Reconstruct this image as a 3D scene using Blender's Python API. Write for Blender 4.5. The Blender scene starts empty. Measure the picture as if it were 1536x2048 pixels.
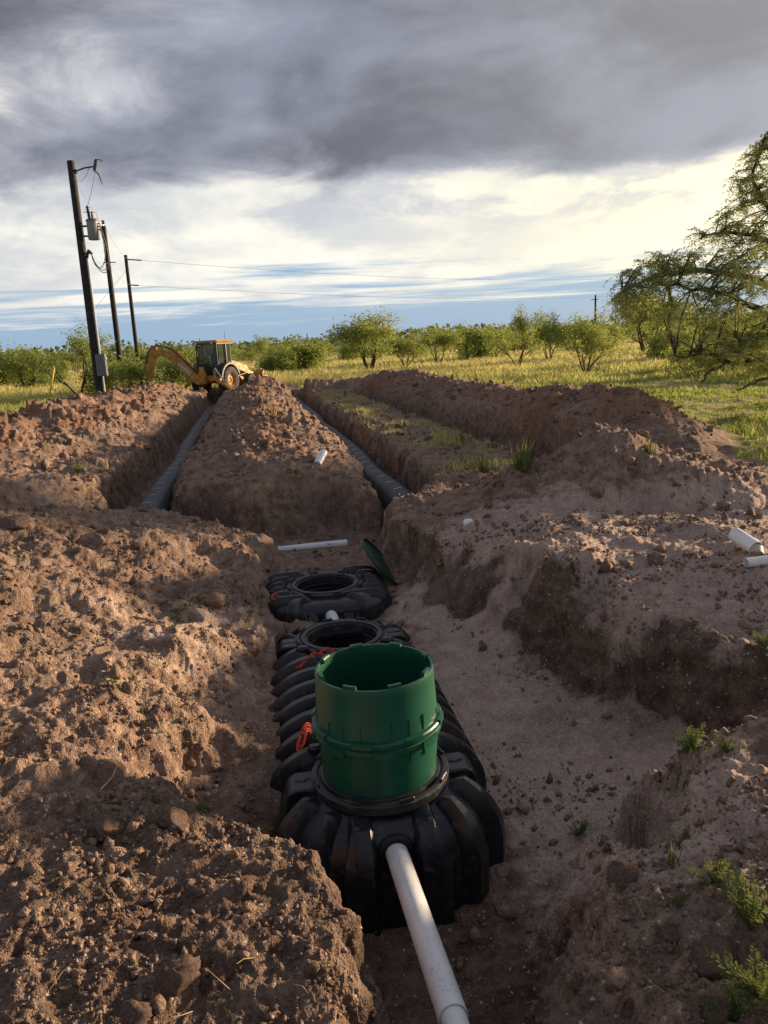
import bpy, math, random
import numpy as np
from mathutils import Vector, Matrix, Quaternion
rad = math.radians
SC = bpy.context.scene
COL = SC.collection

# ------------------------------------------------------------------ camera, sky, sun, exposure
CAM_H = 1.9
cd = bpy.data.cameras.new('camera'); cam = bpy.data.objects.new('camera', cd); COL.objects.link(cam)
cd.sensor_fit = 'VERTICAL'; cd.sensor_height = 24.0; cd.lens = 24.0 * 1547.0 / 2048.0
cd.clip_start = 0.05; cd.clip_end = 9000
cam.matrix_world = Matrix.Translation((0, 0, CAM_H)) @ Matrix.Rotation(rad(90 - 12.2), 4, 'X') @ Matrix.Rotation(rad(-3.1), 4, 'Z')
SC.camera = cam
SUN_AZ, SUN_EL = 62.0, 9.0          # degrees to the right of straight ahead (+Y), above the horizon
SUN_DIR = Vector((math.sin(rad(SUN_AZ)) * math.cos(rad(SUN_EL)), math.cos(rad(SUN_AZ)) * math.cos(rad(SUN_EL)), math.sin(rad(SUN_EL))))
sl = bpy.data.lights.new('sun', 'SUN'); sl.energy = 3.5; sl.angle = rad(4.0); sl.color = (1.0, 0.74, 0.47)
sun = bpy.data.objects.new('sun', sl); COL.objects.link(sun)
sun.rotation_euler = (-SUN_DIR).to_track_quat('-Z', 'Y').to_euler()
SC.view_settings.view_transform = 'Standard'; SC.view_settings.look = 'None'
SC.view_settings.exposure = 1.42; SC.view_settings.gamma = 1.0; SC.view_settings.use_curve_mapping = False
SC.render.engine = 'CYCLES'
SC.cycles.max_bounces = 6; SC.cycles.diffuse_bounces = 4; SC.cycles.glossy_bounces = 2; SC.cycles.transparent_max_bounces = 8


class NT:
    """Small helper for building node trees."""
    def __init__(self, tree):
        self.t = tree; self.n = tree.nodes; self.l = tree.links

    def node(self, typ, **kw):
        nd = self.n.new(typ)
        for k, v in kw.items():
            setattr(nd, k, v)
        return nd

    def put(self, sock, v):
        if isinstance(v, bpy.types.NodeSocket):
            self.l.new(v, sock)
        elif v is not None:
            if isinstance(v, (tuple, list)) and len(v) == 3 and sock.type == 'RGBA':
                v = (*v, 1)
            sock.default_value = v

    def math(self, op, a, b=None, c=None, clamp=False):
        nd = self.node('ShaderNodeMath', operation=op, use_clamp=clamp)
        self.put(nd.inputs[0], a); self.put(nd.inputs[1], b)
        if c is not None: self.put(nd.inputs[2], c)
        return nd.outputs[0]

    def vmath(self, op, a, b=None, out=0):
        nd = self.node('ShaderNodeVectorMath', operation=op)
        self.put(nd.inputs[0], a)
        if b is not None: self.put(nd.inputs[1], b)
        return nd.outputs[out]

    def mix(self, f, a, b, mode='MIX'):
        nd = self.node('ShaderNodeMix', data_type='RGBA', blend_type=mode)
        self.put(nd.inputs[0], f); self.put(nd.inputs[6], a); self.put(nd.inputs[7], b)
        return nd.outputs[2]

    def ss(self, v, lo, hi, a=0.0, b=1.0):
        nd = self.node('ShaderNodeMapRange', interpolation_type='SMOOTHSTEP')
        self.put(nd.inputs[0], v)
        for i, q in enumerate((lo, hi, a, b)): self.put(nd.inputs[1 + i], q)
        return nd.outputs[0]

    def noise(self, vec, scale, detail=4, rough=0.55, dist=0.0, col=False):
        nd = self.node('ShaderNodeTexNoise')
        if vec is not None: self.put(nd.inputs['Vector'], vec)
        nd.inputs['Scale'].default_value = scale; nd.inputs['Detail'].default_value = detail
        nd.inputs['Roughness'].default_value = rough; nd.inputs['Distortion'].default_value = dist
        return nd.outputs[1 if col else 0]

    def xyz(self, x, y, z):
        nd = self.node('ShaderNodeCombineXYZ')
        for i, q in enumerate((x, y, z)): self.put(nd.inputs[i], q)
        return nd.outputs[0]


DECK1, DECK2 = (12.7, 17.4, 0), (10.5, 14.8, 0)


def build_world():
    w = bpy.data.worlds.new('World'); SC.world = w; w.use_nodes = True
    w.node_tree.nodes.clear(); k = NT(w.node_tree)
    d = k.vmath('NORMALIZE', k.node('ShaderNodeTexCoord').outputs['Generated'])
    sp = k.node('ShaderNodeSeparateXYZ'); k.put(sp.inputs[0], d)
    X, Y, Z = sp.outputs
    zc = k.math('MAXIMUM', Z, 0.0)
    # clear blue-grey air behind the clouds
    sky = k.node('ShaderNodeTexSky', sky_type='NISHITA', sun_disc=False, sun_elevation=rad(SUN_EL), sun_rotation=rad(SUN_AZ))
    nish = k.vmath('SCALE', sky.outputs[0]); nish.node.inputs['Scale'].default_value = 0.09
    blue = k.mix(0.82, nish, (0.205, 0.315, 0.46))
    sd = k.vmath('DOT_PRODUCT', d, tuple(SUN_DIR), out=1)
    glow = k.ss(sd, 0.38, 0.93)
    # cloud coordinates on a gently curved layer
    inv = k.math('DIVIDE', 1.0, k.math('ADD', zc, 0.10))
    pc = k.xyz(k.math('MULTIPLY', X, inv), k.math('MULTIPLY', Y, inv), 0.0)
    rot = k.node('ShaderNodeVectorRotate', rotation_type='Z_AXIS'); k.put(rot.inputs[0], pc); rot.inputs['Angle'].default_value = rad(14)
    pr = rot.outputs[0]
    st = k.vmath('MULTIPLY', pr, (0.62, 1.0, 1.0))
    inv2 = k.math('DIVIDE', 1.0, k.math('ADD', zc, 0.34))
    pf = k.xyz(k.math('MULTIPLY', X, inv2), k.math('MULTIPLY', Y, inv2), k.math('MULTIPLY', Z, 2.2))
    # --- high bright veil
    nb = k.noise(k.vmath('ADD', pf, (3.1, 1.7, 0)), 2.4, 5, 0.6, 0.4)
    nb2 = k.noise(k.vmath('ADD', pf, (8.0, 2.2, 0)), 4.6, 6, 0.6, 0.5)
    veil = k.mix(k.ss(nb, 0.36, 0.62), (0.42, 0.435, 0.445), (0.62, 0.60, 0.545))
    veil = k.mix(k.ss(nb2, 0.46, 0.74, 0, 0.5), veil, (0.74, 0.69, 0.59))
    veil = k.mix(k.ss(nb2, 0.34, 0.5, 0.28, 0), veil, (0.42, 0.44, 0.47))
    veil = k.mix(k.math('MULTIPLY', glow, 0.8), veil, (0.86, 0.78, 0.53))
    # --- horizon band with long flat streaks
    hc = k.xyz(k.math('ARCTAN2', X, Y), k.math('MULTIPLY', Z, 24.0), 0.0)
    ns = k.noise(hc, 2.4, 5, 0.62, 0.35)
    edge = k.math('ADD', zc, k.math('MULTIPLY', k.math('SUBTRACT', ns, 0.5), 0.22))
    c = k.mix(k.ss(edge, 0.040, 0.085), blue, veil)
    c = k.mix(k.ss(zc, 0.0, 0.02, 0.30, 0.0), c, (0.36, 0.46, 0.58))
    # --- mid grey puffs under the deck
    nm = k.noise(k.vmath('ADD', pf, (1.2, 5.4, 0)), 3.6, 7, 0.6, 0.4)
    puff = k.math('MULTIPLY', k.ss(nm, 0.50, 0.62), k.ss(zc, 0.10, 0.17))
    c = k.mix(k.math('MULTIPLY', puff, 0.6), c, (0.34, 0.355, 0.40))
    # --- dark deck: covers the sky overhead, ragged edge towards the horizon
    n1 = k.noise(k.vmath('ADD', st, DECK1), 0.75, 2, 0.5, 0.2)
    n2 = k.noise(k.vmath('ADD', pf, DECK2), 3.3, 7, 0.60, 0.35)
    dens = k.math('ADD', k.math('MULTIPLY', k.math('SUBTRACT', n1, 0.5), 1.25), k.math('MULTIPLY', k.math('SUBTRACT', n2, 0.5), 0.75))
    dens = k.math('ADD', dens, k.ss(zc, 0.115, 0.235, -0.50, 0.31))
    deck = k.ss(dens, -0.09, 0.13)
    n3 = k.noise(k.vmath('ADD', pf, (9.0, 3.0, 0)), 2.3, 6, 0.56, 0.3)
    dark = k.mix(k.ss(n3, 0.36, 0.66), (0.088, 0.092, 0.118), (0.185, 0.203, 0.255))
    dark = k.mix(k.ss(dens, 0.02, 0.28, 0.6, 0.0), dark, (0.36, 0.37, 0.42))
    dark = k.mix(k.math('MULTIPLY', glow, 0.25), dark, (0.50, 0.48, 0.44))
    c = k.mix(k.math('MULTIPLY', deck, 0.97), c, dark)
    bg = k.node('ShaderNodeBackground'); k.put(bg.inputs[0], c); bg.inputs[1].default_value = 0.61
    out = k.node('ShaderNodeOutputWorld'); k.l.new(bg.outputs[0], out.inputs[0])


build_world()


# ------------------------------------------------------------------ materials
def new_mat(name):
    m = bpy.data.materials.new(name); m.use_nodes = True
    k = NT(m.node_tree)
    return m, k, m.node_tree.nodes['Principled BSDF']


def obj_co(k):
    return k.node('ShaderNodeTexCoord').outputs['Object']


def add_bump(k, b, h, strength, dist=0.01):
    bp = k.node('ShaderNodeBump'); k.put(bp.inputs['Height'], h)
    bp.inputs['Strength'].default_value = strength; bp.inputs['Distance'].default_value = dist
    k.l.new(bp.outputs[0], b.inputs['Normal'])


def simple(name, c1, c2=None, rough=0.6, scale=6.0, metal=0.0, bump=0.0, bscale=40.0, lo=0.4, hi=0.65, dirt=None, dlo=0.55, dhi=0.7, dscale=9.0, coat=0.0):
    m, k, b = new_mat(name); co = obj_co(k)
    c2 = c2 or tuple(x * 0.8 for x in c1)
    col = k.mix(k.ss(k.noise(co, scale, 5), lo, hi), c1, c2)
    r = rough
    if dirt:
        f = k.ss(k.noise(co, dscale, 7, 0.65), dlo, dhi)
        col = k.mix(f, col, dirt); r = k.math('ADD', rough, k.math('MULTIPLY', f, 0.9 - rough))
    k.put(b.inputs['Base Color'], col); k.put(b.inputs['Roughness'], r); b.inputs['Metallic'].default_value = metal
    b.inputs['Coat Weight'].default_value = coat
    if bump: add_bump(k, b, k.noise(co, bscale, 4), bump)
    return m


def leaf_mat(name, c1, c2, trans=0.45, attr=None):
    m = bpy.data.materials.new(name); m.use_nodes = True; m.node_tree.nodes.clear(); k = NT(m.node_tree)
    if attr:
        a = k.node('ShaderNodeAttribute'); a.attribute_name = attr; f = a.outputs['Fac']
    else:
        oi = k.node('ShaderNodeObjectInfo')
        f = k.math('ADD', k.ss(k.noise(obj_co(k), 2.1, 4), 0.36, 0.64, 0, 0.8), k.math('MULTIPLY', oi.outputs['Random'], 0.3), clamp=True)
    col = k.mix(f, c1, c2)
    df = k.node('ShaderNodeBsdfDiffuse'); k.put(df.inputs[0], col)
    tr = k.node('ShaderNodeBsdfTranslucent'); k.put(tr.inputs[0], k.mix(0.35, col, (0.33, 0.36, 0.06)))
    mx = k.node('ShaderNodeMixShader'); mx.inputs[0].default_value = trans
    k.l.new(df.outputs[0], mx.inputs[1]); k.l.new(tr.outputs[0], mx.inputs[2])
    out = k.node('ShaderNodeOutputMaterial'); k.l.new(mx.outputs[0], out.inputs[0])
    return m


def soil_mat():
    m, k, b = new_mat('soil')
    co = obj_co(k)
    a = k.node('ShaderNodeAttribute'); a.attribute_name = 'soil'
    sp = k.node('ShaderNodeSeparateColor'); k.l.new(a.outputs['Color'], sp.inputs[0])
    pink, grass, clay = sp.outputs
    n1 = k.noise(co, 1.3, 6, 0.6); n2 = k.noise(co, 7.0, 5, 0.65); n3 = k.noise(co, 42.0, 3, 0.7); n4 = k.noise(co, 160.0, 2, 0.6)
    brown = k.mix(k.ss(n2, 0.33, 0.68), (0.18, 0.112, 0.079), (0.39, 0.262, 0.192))
    brown = k.mix(k.ss(n1, 0.5, 0.68, 0, 0.6), brown, (0.36, 0.268, 0.21))
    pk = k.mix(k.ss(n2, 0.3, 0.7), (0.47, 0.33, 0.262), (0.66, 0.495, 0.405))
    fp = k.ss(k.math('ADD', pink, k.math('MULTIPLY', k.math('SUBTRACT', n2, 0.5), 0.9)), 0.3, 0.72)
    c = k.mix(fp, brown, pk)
    fc = k.ss(k.math('ADD', clay, k.math('MULTIPLY', k.math('SUBTRACT', n1, 0.5), 1.3)), 0.36, 0.8)
    c = k.mix(k.math('MULTIPLY', fc, 0.8), c, k.mix(n2, (0.23, 0.105, 0.055), (0.34, 0.165, 0.095)))
    c = k.mix(k.math('MULTIPLY', a.outputs['Alpha'], k.ss(n2, 0.25, 0.6, 1.0, 0.75)), c, k.mix(0.62, c, (0.012, 0.006, 0.004)))      # damp dark topsoil plus painted shade of bank and cut
    # granite grains
    vo = k.node('ShaderNodeTexVoronoi'); k.put(vo.inputs['Vector'], co); vo.inputs['Scale'].default_value = 95.0
    gs = k.node('ShaderNodeSeparateColor'); k.l.new(vo.outputs['Color'], gs.inputs[0])
    grain = k.mix(gs.outputs[0], (0.13, 0.085, 0.065), (0.52, 0.40, 0.33))
    c = k.mix(k.math('MULTIPLY', k.math('ADD', k.math('MULTIPLY', fp, 0.42), 0.10), k.ss(n3, 0.35, 0.6)), c, grain)
    c = k.mix(k.ss(gs.outputs[1], 0.985, 0.992, 0, 0.75), c, (0.62, 0.56, 0.50))
    c = k.mix(k.ss(n3, 0.30, 0.50, 0.55, 0.0), c, (0.055, 0.037, 0.028))
    gcol = k.mix(k.ss(n1, 0.35, 0.65), (0.28, 0.29, 0.085), (0.50, 0.40, 0.18))
    gcol = k.mix(k.ss(n2, 0.5, 0.72, 0, 0.7), gcol, (0.27, 0.20, 0.14))
    c = k.mix(grass, c, gcol)
    k.put(b.inputs['Base Color'], c); b.inputs['Roughness'].default_value = 0.93
    b.inputs['Specular IOR Level'].default_value = 0.25
    h = k.math('ADD', k.math('MULTIPLY', n3, 1.0), k.math('MULTIPLY', n4, 0.35))
    h = k.math('ADD', h, k.math('MULTIPLY', k.ss(vo.outputs['Distance'], 0.0, 0.6), -0.25))
    h = k.math('ADD', h, k.math('MULTIPLY', k.noise(co, 16.0, 3, 0.65), 1.6))
    add_bump(k, b, h, 0.85, 0.022)
    return m


MAT = {}


def mats():
    M = MAT
    M['soil'] = soil_mat()
    M['clod'] = simple('clod', (0.12, 0.085, 0.066), (0.26, 0.185, 0.145), 0.95, 14.0, bump=1.0, bscale=45)
    M['tank'] = simple('black_plastic', (0.011, 0.0125, 0.017), (0.017, 0.019, 0.025), 0.33, 4.0, bump=0.06, bscale=160, dirt=(0.15, 0.115, 0.09), dlo=0.53, dhi=0.80, dscale=19)
    M['tank_dusty'] = simple('black_plastic_dusty', (0.018, 0.019, 0.023), (0.034, 0.034, 0.037), 0.45, 8.0, bump=0.06, bscale=160, dirt=(0.14, 0.11, 0.09), dlo=0.54, dhi=0.76, dscale=16)
    M['gasket'] = simple('gasket', (0.008, 0.008, 0.009), None, 0.6)
    M['green'] = simple('green_plastic', (0.005, 0.075, 0.041), (0.007, 0.090, 0.050), 0.38, 3.0, bump=0.10, bscale=220, dirt=(0.16, 0.15, 0.10), dlo=0.67, dhi=0.76, dscale=75)
    M['green_lid'] = simple('green_lid', (0.007, 0.040, 0.024), (0.010, 0.05, 0.03), 0.45, 6.0, dirt=(0.10, 0.10, 0.07), dlo=0.55, dhi=0.8)
    M['rope'] = simple('red_rope', (0.62, 0.055, 0.03), (0.48, 0.05, 0.03), 0.7, 60)
    # white plastic pipe with soil splashes
    m, k, b = new_mat('white_pvc'); co = obj_co(k)
    c = k.mix(k.ss(k.noise(co, 5, 4), 0.4, 0.7), (0.80, 0.81, 0.83), (0.70, 0.71, 0.72))
    vo = k.node('ShaderNodeTexVoronoi'); k.put(vo.inputs['Vector'], co); vo.inputs['Scale'].default_value = 105
    spk = k.math('MULTIPLY', k.ss(vo.outputs['Distance'], 0.16, 0.30, 1, 0), k.ss(k.noise(co, 9, 6, 0.7), 0.46, 0.58))
    c = k.mix(k.math('MULTIPLY', spk, 0.8), c, (0.13, 0.10, 0.08))
    c = k.mix(k.ss(k.noise(co, 14, 7, 0.7), 0.58, 0.78, 0, 0.6), c, (0.30, 0.25, 0.20))
    k.put(b.inputs['Base Color'], c); b.inputs['Roughness'].default_value = 0.34
    M['pvc'] = m
    M['pvc_in'] = simple('pvc_inside', (0.34, 0.26, 0.16), (0.45, 0.40, 0.34), 0.6)
    M['corr'] = simple('black_corrugated', (0.045, 0.053, 0.066), (0.062, 0.070, 0.084), 0.42, 3, dirt=(0.16, 0.115, 0.085), dlo=0.58, dhi=0.8, dscale=5)
    M['print'] = simple('white_print', (0.75, 0.75, 0.75), (0.5, 0.5, 0.5), 0.6, 30)
    M['pole'] = simple('creosote_pole', (0.010, 0.007, 0.006), (0.026, 0.018, 0.014), 0.8, 5, bump=0.4, bscale=30)
    M['steel'] = simple('galvanised_steel', (0.30, 0.31, 0.32), (0.42, 0.43, 0.44), 0.45, 12, metal=0.7)
    M['dkmetal'] = simple('dark_metal', (0.03, 0.03, 0.032), (0.06, 0.058, 0.055), 0.5, 12, metal=0.4)
    M['porcelain'] = simple('dark_porcelain', (0.03, 0.018, 0.014), None, 0.25)
    M['trafo'] = simple('transformer_grey', (0.17, 0.18, 0.17), (0.22, 0.225, 0.205), 0.5, 3)
    M['conduit'] = simple('grey_conduit', (0.38, 0.39, 0.40), (0.5, 0.5, 0.5), 0.5, 6)
    M['meterbox'] = simple('meter_box', (0.11, 0.115, 0.12), (0.15, 0.155, 0.16), 0.5, 6)
    M['wire'] = simple('wire', (0.05, 0.05, 0.055), None, 0.5)
    M['wire_lt'] = simple('aluminium_wire', (0.33, 0.33, 0.34), None, 0.5)
    M['yellow'] = simple('yellow_paint', (0.46, 0.235, 0.022), (0.34, 0.17, 0.022), 0.5, 5, dirt=(0.13, 0.09, 0.055), dlo=0.46, dhi=0.76, dscale=4)
    M['yelbright'] = simple('yellow_plastic', (0.72, 0.55, 0.05), None, 0.5)
    M['rust'] = simple('rusty_bucket', (0.11, 0.095, 0.085), (0.22, 0.14, 0.10), 0.7, 6, metal=0.2, bump=0.3)
    M['tyre'] = simple('tyre_rubber', (0.022, 0.021, 0.02), (0.05, 0.042, 0.036), 0.85, 8, dirt=(0.15, 0.11, 0.08), dlo=0.5, dhi=0.7)
    M['cabblack'] = simple('cab_black', (0.018, 0.018, 0.02), (0.03, 0.03, 0.032), 0.5)
    M['rod'] = simple('chrome_rod', (0.6, 0.6, 0.6), None, 0.2, metal=1.0)
    M['white'] = simple('white_decal', (0.82, 0.82, 0.80), (0.72, 0.72, 0.70), 0.5)
    m, k, b = new_mat('cab_glass'); b.inputs['Base Color'].default_value = (0.05, 0.08, 0.07, 1); b.inputs['Roughness'].default_value = 0.05
    b.inputs['Alpha'].default_value = 0.42; M['glass'] = m
    M['wood'] = simple('weathered_wood', (0.30, 0.22, 0.13), (0.20, 0.15, 0.10), 0.8, 10)
    M['bark'] = simple('mesquite_bark', (0.045, 0.032, 0.024), (0.10, 0.075, 0.056), 0.9, 7, bump=0.5, bscale=35)
    M['root'] = simple('dry_root', (0.30, 0.20, 0.12), (0.18, 0.12, 0.08), 0.9, 20)
    M['straw'] = simple('dry_straw', (0.50, 0.38, 0.20), (0.40, 0.28, 0.15), 0.8, 20)
    M['leaf'] = leaf_mat('mesquite_leaf', (0.175, 0.25, 0.07), (0.38, 0.405, 0.135), 0.55)
    M['leaf_far'] = leaf_mat('far_leaf', (0.07, 0.105, 0.055), (0.14, 0.17, 0.08), 0.35)
    M['leaf_big'] = leaf_mat('near_mesquite_leaf', (0.18, 0.24, 0.09), (0.38, 0.395, 0.165), 0.6)
    M['weed'] = leaf_mat('weed_leaf', (0.085, 0.12, 0.05), (0.19, 0.21, 0.10), 0.35)
    M['grass'] = leaf_mat('grass_blade', (0.27, 0.34, 0.085), (0.76, 0.64, 0.30), 0.5, attr='tint')


mats()

# ------------------------------------------------------------------ object helpers
def tag(o, label=None, cat=None, group=None, kind=None):
    if label: o['label'] = label
    if cat: o['category'] = cat
    if group: o['group'] = group
    if kind: o['kind'] = kind
    return o


def empty(name, loc=(0, 0, 0), rz=0.0):
    o = bpy.data.objects.new(name, None); COL.objects.link(o)
    o.location = loc; o.rotation_euler = (0, 0, rz); o.empty_display_size = 0.2
    return o


def link_mesh(name, me, mat, parent=None, smooth=False):
    if mat is not None and not me.materials: me.materials.append(MAT[mat] if isinstance(mat, str) else mat)
    o = bpy.data.objects.new(name, me); COL.objects.link(o); o.parent = parent
    if smooth:
        me.polygons.foreach_set('use_smooth', np.ones(len(me.polygons), dtype=bool))
    return o


class MB:
    """Collects geometry and links it as one mesh object."""
    def __init__(self): self.v = []; self.f = []

    def add(self, vs, fs):
        n = len(self.v); self.v += [tuple(p) for p in vs]; self.f += [tuple(i + n for i in f) for f in fs]
        return self

    def box(self, c, s, rot=None, taper=1.0, bev=0.0):
        sx, sy, sz = s[0] / 2, s[1] / 2, s[2] / 2
        b = min(bev, sx * .9, sy * .9, sz * .9)
        vs = []
        if b <= 0:
            for z, t in ((-sz, 1), (sz, taper)):
                vs += [(-sx * t, -sy * t, z), (sx * t, -sy * t, z), (sx * t, sy * t, z), (-sx * t, sy * t, z)]
            fs = [(3, 2, 1, 0), (4, 5, 6, 7)] + [(i, (i + 1) % 4, (i + 1) % 4 + 4, i + 4) for i in range(4)]
        else:
            def ring(z, i, t):
                x, y = (sx - i) * t, (sy - i) * t; q = b * t
                return [(-x + q, -y, z), (x - q, -y, z), (x, -y + q, z), (x, y - q, z), (x - q, y, z), (-x + q, y, z), (-x, y - q, z), (-x, -y + q, z)]
            rs = [ring(-sz, b * .7, 1), ring(-sz + b, 0, 1), ring(sz - b, 0, taper), ring(sz, b * .7, taper)]
            for r in rs: vs += r
            fs = [tuple(range(7, -1, -1)), tuple(range(24, 32))]
            for j in range(3):
                for i in range(8):
                    fs.append((j * 8 + i, j * 8 + (i + 1) % 8, j * 8 + 8 + (i + 1) % 8, j * 8 + 8 + i))
        R = rot if rot is not None else Matrix.Identity(3)
        return self.add([R @ Vector(p) + Vector(c) for p in vs], fs)

    def tube(self, path, r, seg=8, caps=True, inner=None):
        P = [Vector(p) for p in path]; n = len(P)
        rr = r if isinstance(r, (list, tuple)) else [r] * n
        up = None; rings = []
        for i, p in enumerate(P):
            d = (P[min(i + 1, n - 1)] - P[max(i - 1, 0)]).normalized()
            if up is None:
                up = d.orthogonal().normalized()
            else:
                up = (up - d * up.dot(d))
                up = up.normalized() if up.length > 1e-6 else d.orthogonal().normalized()
            s = d.cross(up)
            rings.append([p + (up * math.cos(2 * math.pi * j / seg) + s * math.sin(2 * math.pi * j / seg)) * rr[i] for j in range(seg)])
        vs = [q for r_ in rings for q in r_]; fs = []
        for i in range(n - 1):
            for j in range(seg):
                fs.append((i * seg + j, i * seg + (j + 1) % seg, (i + 1) * seg + (j + 1) % seg, (i + 1) * seg + j))
        if caps:
            fs.append(tuple(range(seg - 1, -1, -1))); fs.append(tuple((n - 1) * seg + j for j in range(seg)))
        return self.add(vs, fs)

    def pipe(self, a, b, r, wall, seg=28, n=1):
        """Open pipe with real wall thickness."""
        a, b = Vector(a), Vector(b); d = (b - a).normalized(); u = d.orthogonal().normalized(); s = d.cross(u)
        prof = [(a + (b - a) * (i / n), r) for i in range(n + 1)] + [(b + (a - b) * (i / n), r - wall) for i in range(n + 1)]
        vs = []
        for p, q in prof:
            vs += [p + (u * math.cos(2 * math.pi * j / seg) + s * math.sin(2 * math.pi * j / seg)) * q for j in range(seg)]
        m = len(prof); fs = []
        for i in range(m):
            for j in range(seg):
                fs.append((i * seg + j, i * seg + (j + 1) % seg, ((i + 1) % m) * seg + (j + 1) % seg, ((i + 1) % m) * seg + j))
        return self.add(vs, fs)

    def lathe(self, prof, seg=48, c=(0, 0, 0), closed=False, a0=0.0, a1=2 * math.pi):
        full = abs(a1 - a0 - 2 * math.pi) < 1e-6
        ns = seg if full else seg + 1
        vs = [(c[0] + r * math.cos(a0 + (a1 - a0) * j / seg), c[1] + r * math.sin(a0 + (a1 - a0) * j / seg), c[2] + z) for r, z in prof for j in range(ns)]
        m = len(prof); fs = []
        for i in range(m if closed else m - 1):
            for j in range(seg):
                j2 = (j + 1) % ns; i2 = (i + 1) % m
                fs.append((i * ns + j, i * ns + j2, i2 * ns + j2, i2 * ns + j))
        if closed and not full:
            fs.append(tuple(i * ns for i in range(m))); fs.append(tuple(i * ns + seg for i in reversed(range(m))))
        return self.add(vs, fs)

    def prism(self, pts, w, M):
        """Closed outline (a, b) extruded by width w along the third axis; M maps (a, b, c) to the thing's space."""
        n = len(pts)
        vs = [M @ Vector((a, b, -w / 2)) for a, b in pts] + [M @ Vector((a, b, w / 2)) for a, b in pts]
        fs = [tuple(range(n - 1, -1, -1)), tuple(range(n, 2 * n))] + [(i, (i + 1) % n, n + (i + 1) % n, n + i) for i in range(n)]
        return self.add(vs, fs)

    def mesh(self, name):
        me = bpy.data.meshes.new(name); me.from_pydata(self.v, [], self.f); me.validate(); me.update()
        return me

    def build(self, name, mat, parent=None, smooth=False, angle=None):
        o = link_mesh(name, self.mesh(name), mat, parent, smooth)
        if angle is not None:
            o.data.polygons.foreach_set('use_smooth', np.ones(len(o.data.polygons), dtype=bool))
            o.data.set_sharp_from_angle(angle=rad(angle))
        return o


def np_mesh(name, V, Q, tri=False):
    """Mesh from numpy arrays: V (n,3) and faces (m,3|4)."""
    me = bpy.data.meshes.new(name); k = Q.shape[1]
    me.vertices.add(len(V)); me.vertices.foreach_set('co', np.ascontiguousarray(V, dtype=np.float32).ravel())
    me.loops.add(Q.size); me.loops.foreach_set('vertex_index', np.ascontiguousarray(Q, dtype=np.int32).ravel())
    me.polygons.add(len(Q)); me.polygons.foreach_set('loop_start', np.arange(0, Q.size, k, dtype=np.int32))
    me.update(calc_edges=True)
    return me


def soil_attr(me, rgba):
    at = me.attributes.new('soil', 'FLOAT_COLOR', 'POINT'); at.data.foreach_set('color', np.tile(np.array(rgba, dtype=np.float32), len(me.vertices)))


def copy_tree(o, parent=None):
    c = o.copy(); COL.objects.link(c); c.parent = parent
    for ch in list(o.children): copy_tree(ch, c)
    return c


# ------------------------------------------------------------------ noise
def _hash(ix, iy, seed):
    n = (ix.astype(np.int64) * 374761393 + iy.astype(np.int64) * 668265263 + seed * 974711 * 131) & 0xFFFFFFFF
    n = ((n ^ (n >> 13)) * 1274126177) & 0xFFFFFFFF
    return (n ^ (n >> 16)) & 0xFFFFFFFF


def perlin(x, y, seed=0):
    ix, iy = np.floor(x), np.floor(y); fx, fy = x - ix, y - iy
    u, v = fx * fx * fx * (fx * (fx * 6 - 15) + 10), fy * fy * fy * (fy * (fy * 6 - 15) + 10)

    def g(a, b):
        t = _hash(ix + a, iy + b, seed) * (2 * np.pi / 4294967296.0)
        return np.cos(t) * (fx - a) + np.sin(t) * (fy - b)
    n0 = g(0, 0) * (1 - u) + g(1, 0) * u; n1 = g(0, 1) * (1 - u) + g(1, 1) * u
    return (n0 * (1 - v) + n1 * v) * 1.5


def fbm(x, y, o=4, seed=0, gain=0.5, lac=2.1):
    s = 0; a = 1.0
    for i in range(o):
        s = s + a * perlin(x, y, seed + i * 17); x = x * lac + 3.7; y = y * lac + 9.1; a *= gain
    return s


def clods(x, y, seed=0):
    """Rounded lumps: 1 at a lump's centre, 0 at its foot; sizes vary."""
    ix, iy = np.floor(x), np.floor(y); best = np.zeros_like(x)
    for a in (-1, 0, 1):
        for b in (-1, 0, 1):
            h = _hash(ix + a, iy + b, seed); h2 = _hash(ix + a, iy + b, seed + 7)
            px = ix + a + (h & 0xFFFF) / 65535.0; py = iy + b + (h >> 16) / 65535.0
            r = 0.25 + 0.55 * (h2 & 0xFFFF) / 65535.0; e = 0.35 + 0.65 * (h2 >> 16) / 65535.0
            d2 = ((x - px) ** 2 + (y - py) ** 2) / (r * r)
            best = np.maximum(best, np.sqrt(np.maximum(0, 1 - d2)) * r * e)
    return best


def sstep(x, a, b):
    t = np.clip((x - a) / (b - a), 0, 1); return t * t * (3 - 2 * t)


# ------------------------------------------------------------------ layout of the dig (metres; camera at 0,0; natural grade z = 0)
SLOPE = 0.166                                   # trenches run away and to the left


def pipe_l(y): return -3.52 - SLOPE * (y - 11.58)


def pipe_r(y): return 0.33 - SLOPE * (y - 10.91)


def trench3(y): return 2.78 - SLOPE * (y - 12.6)


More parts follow.
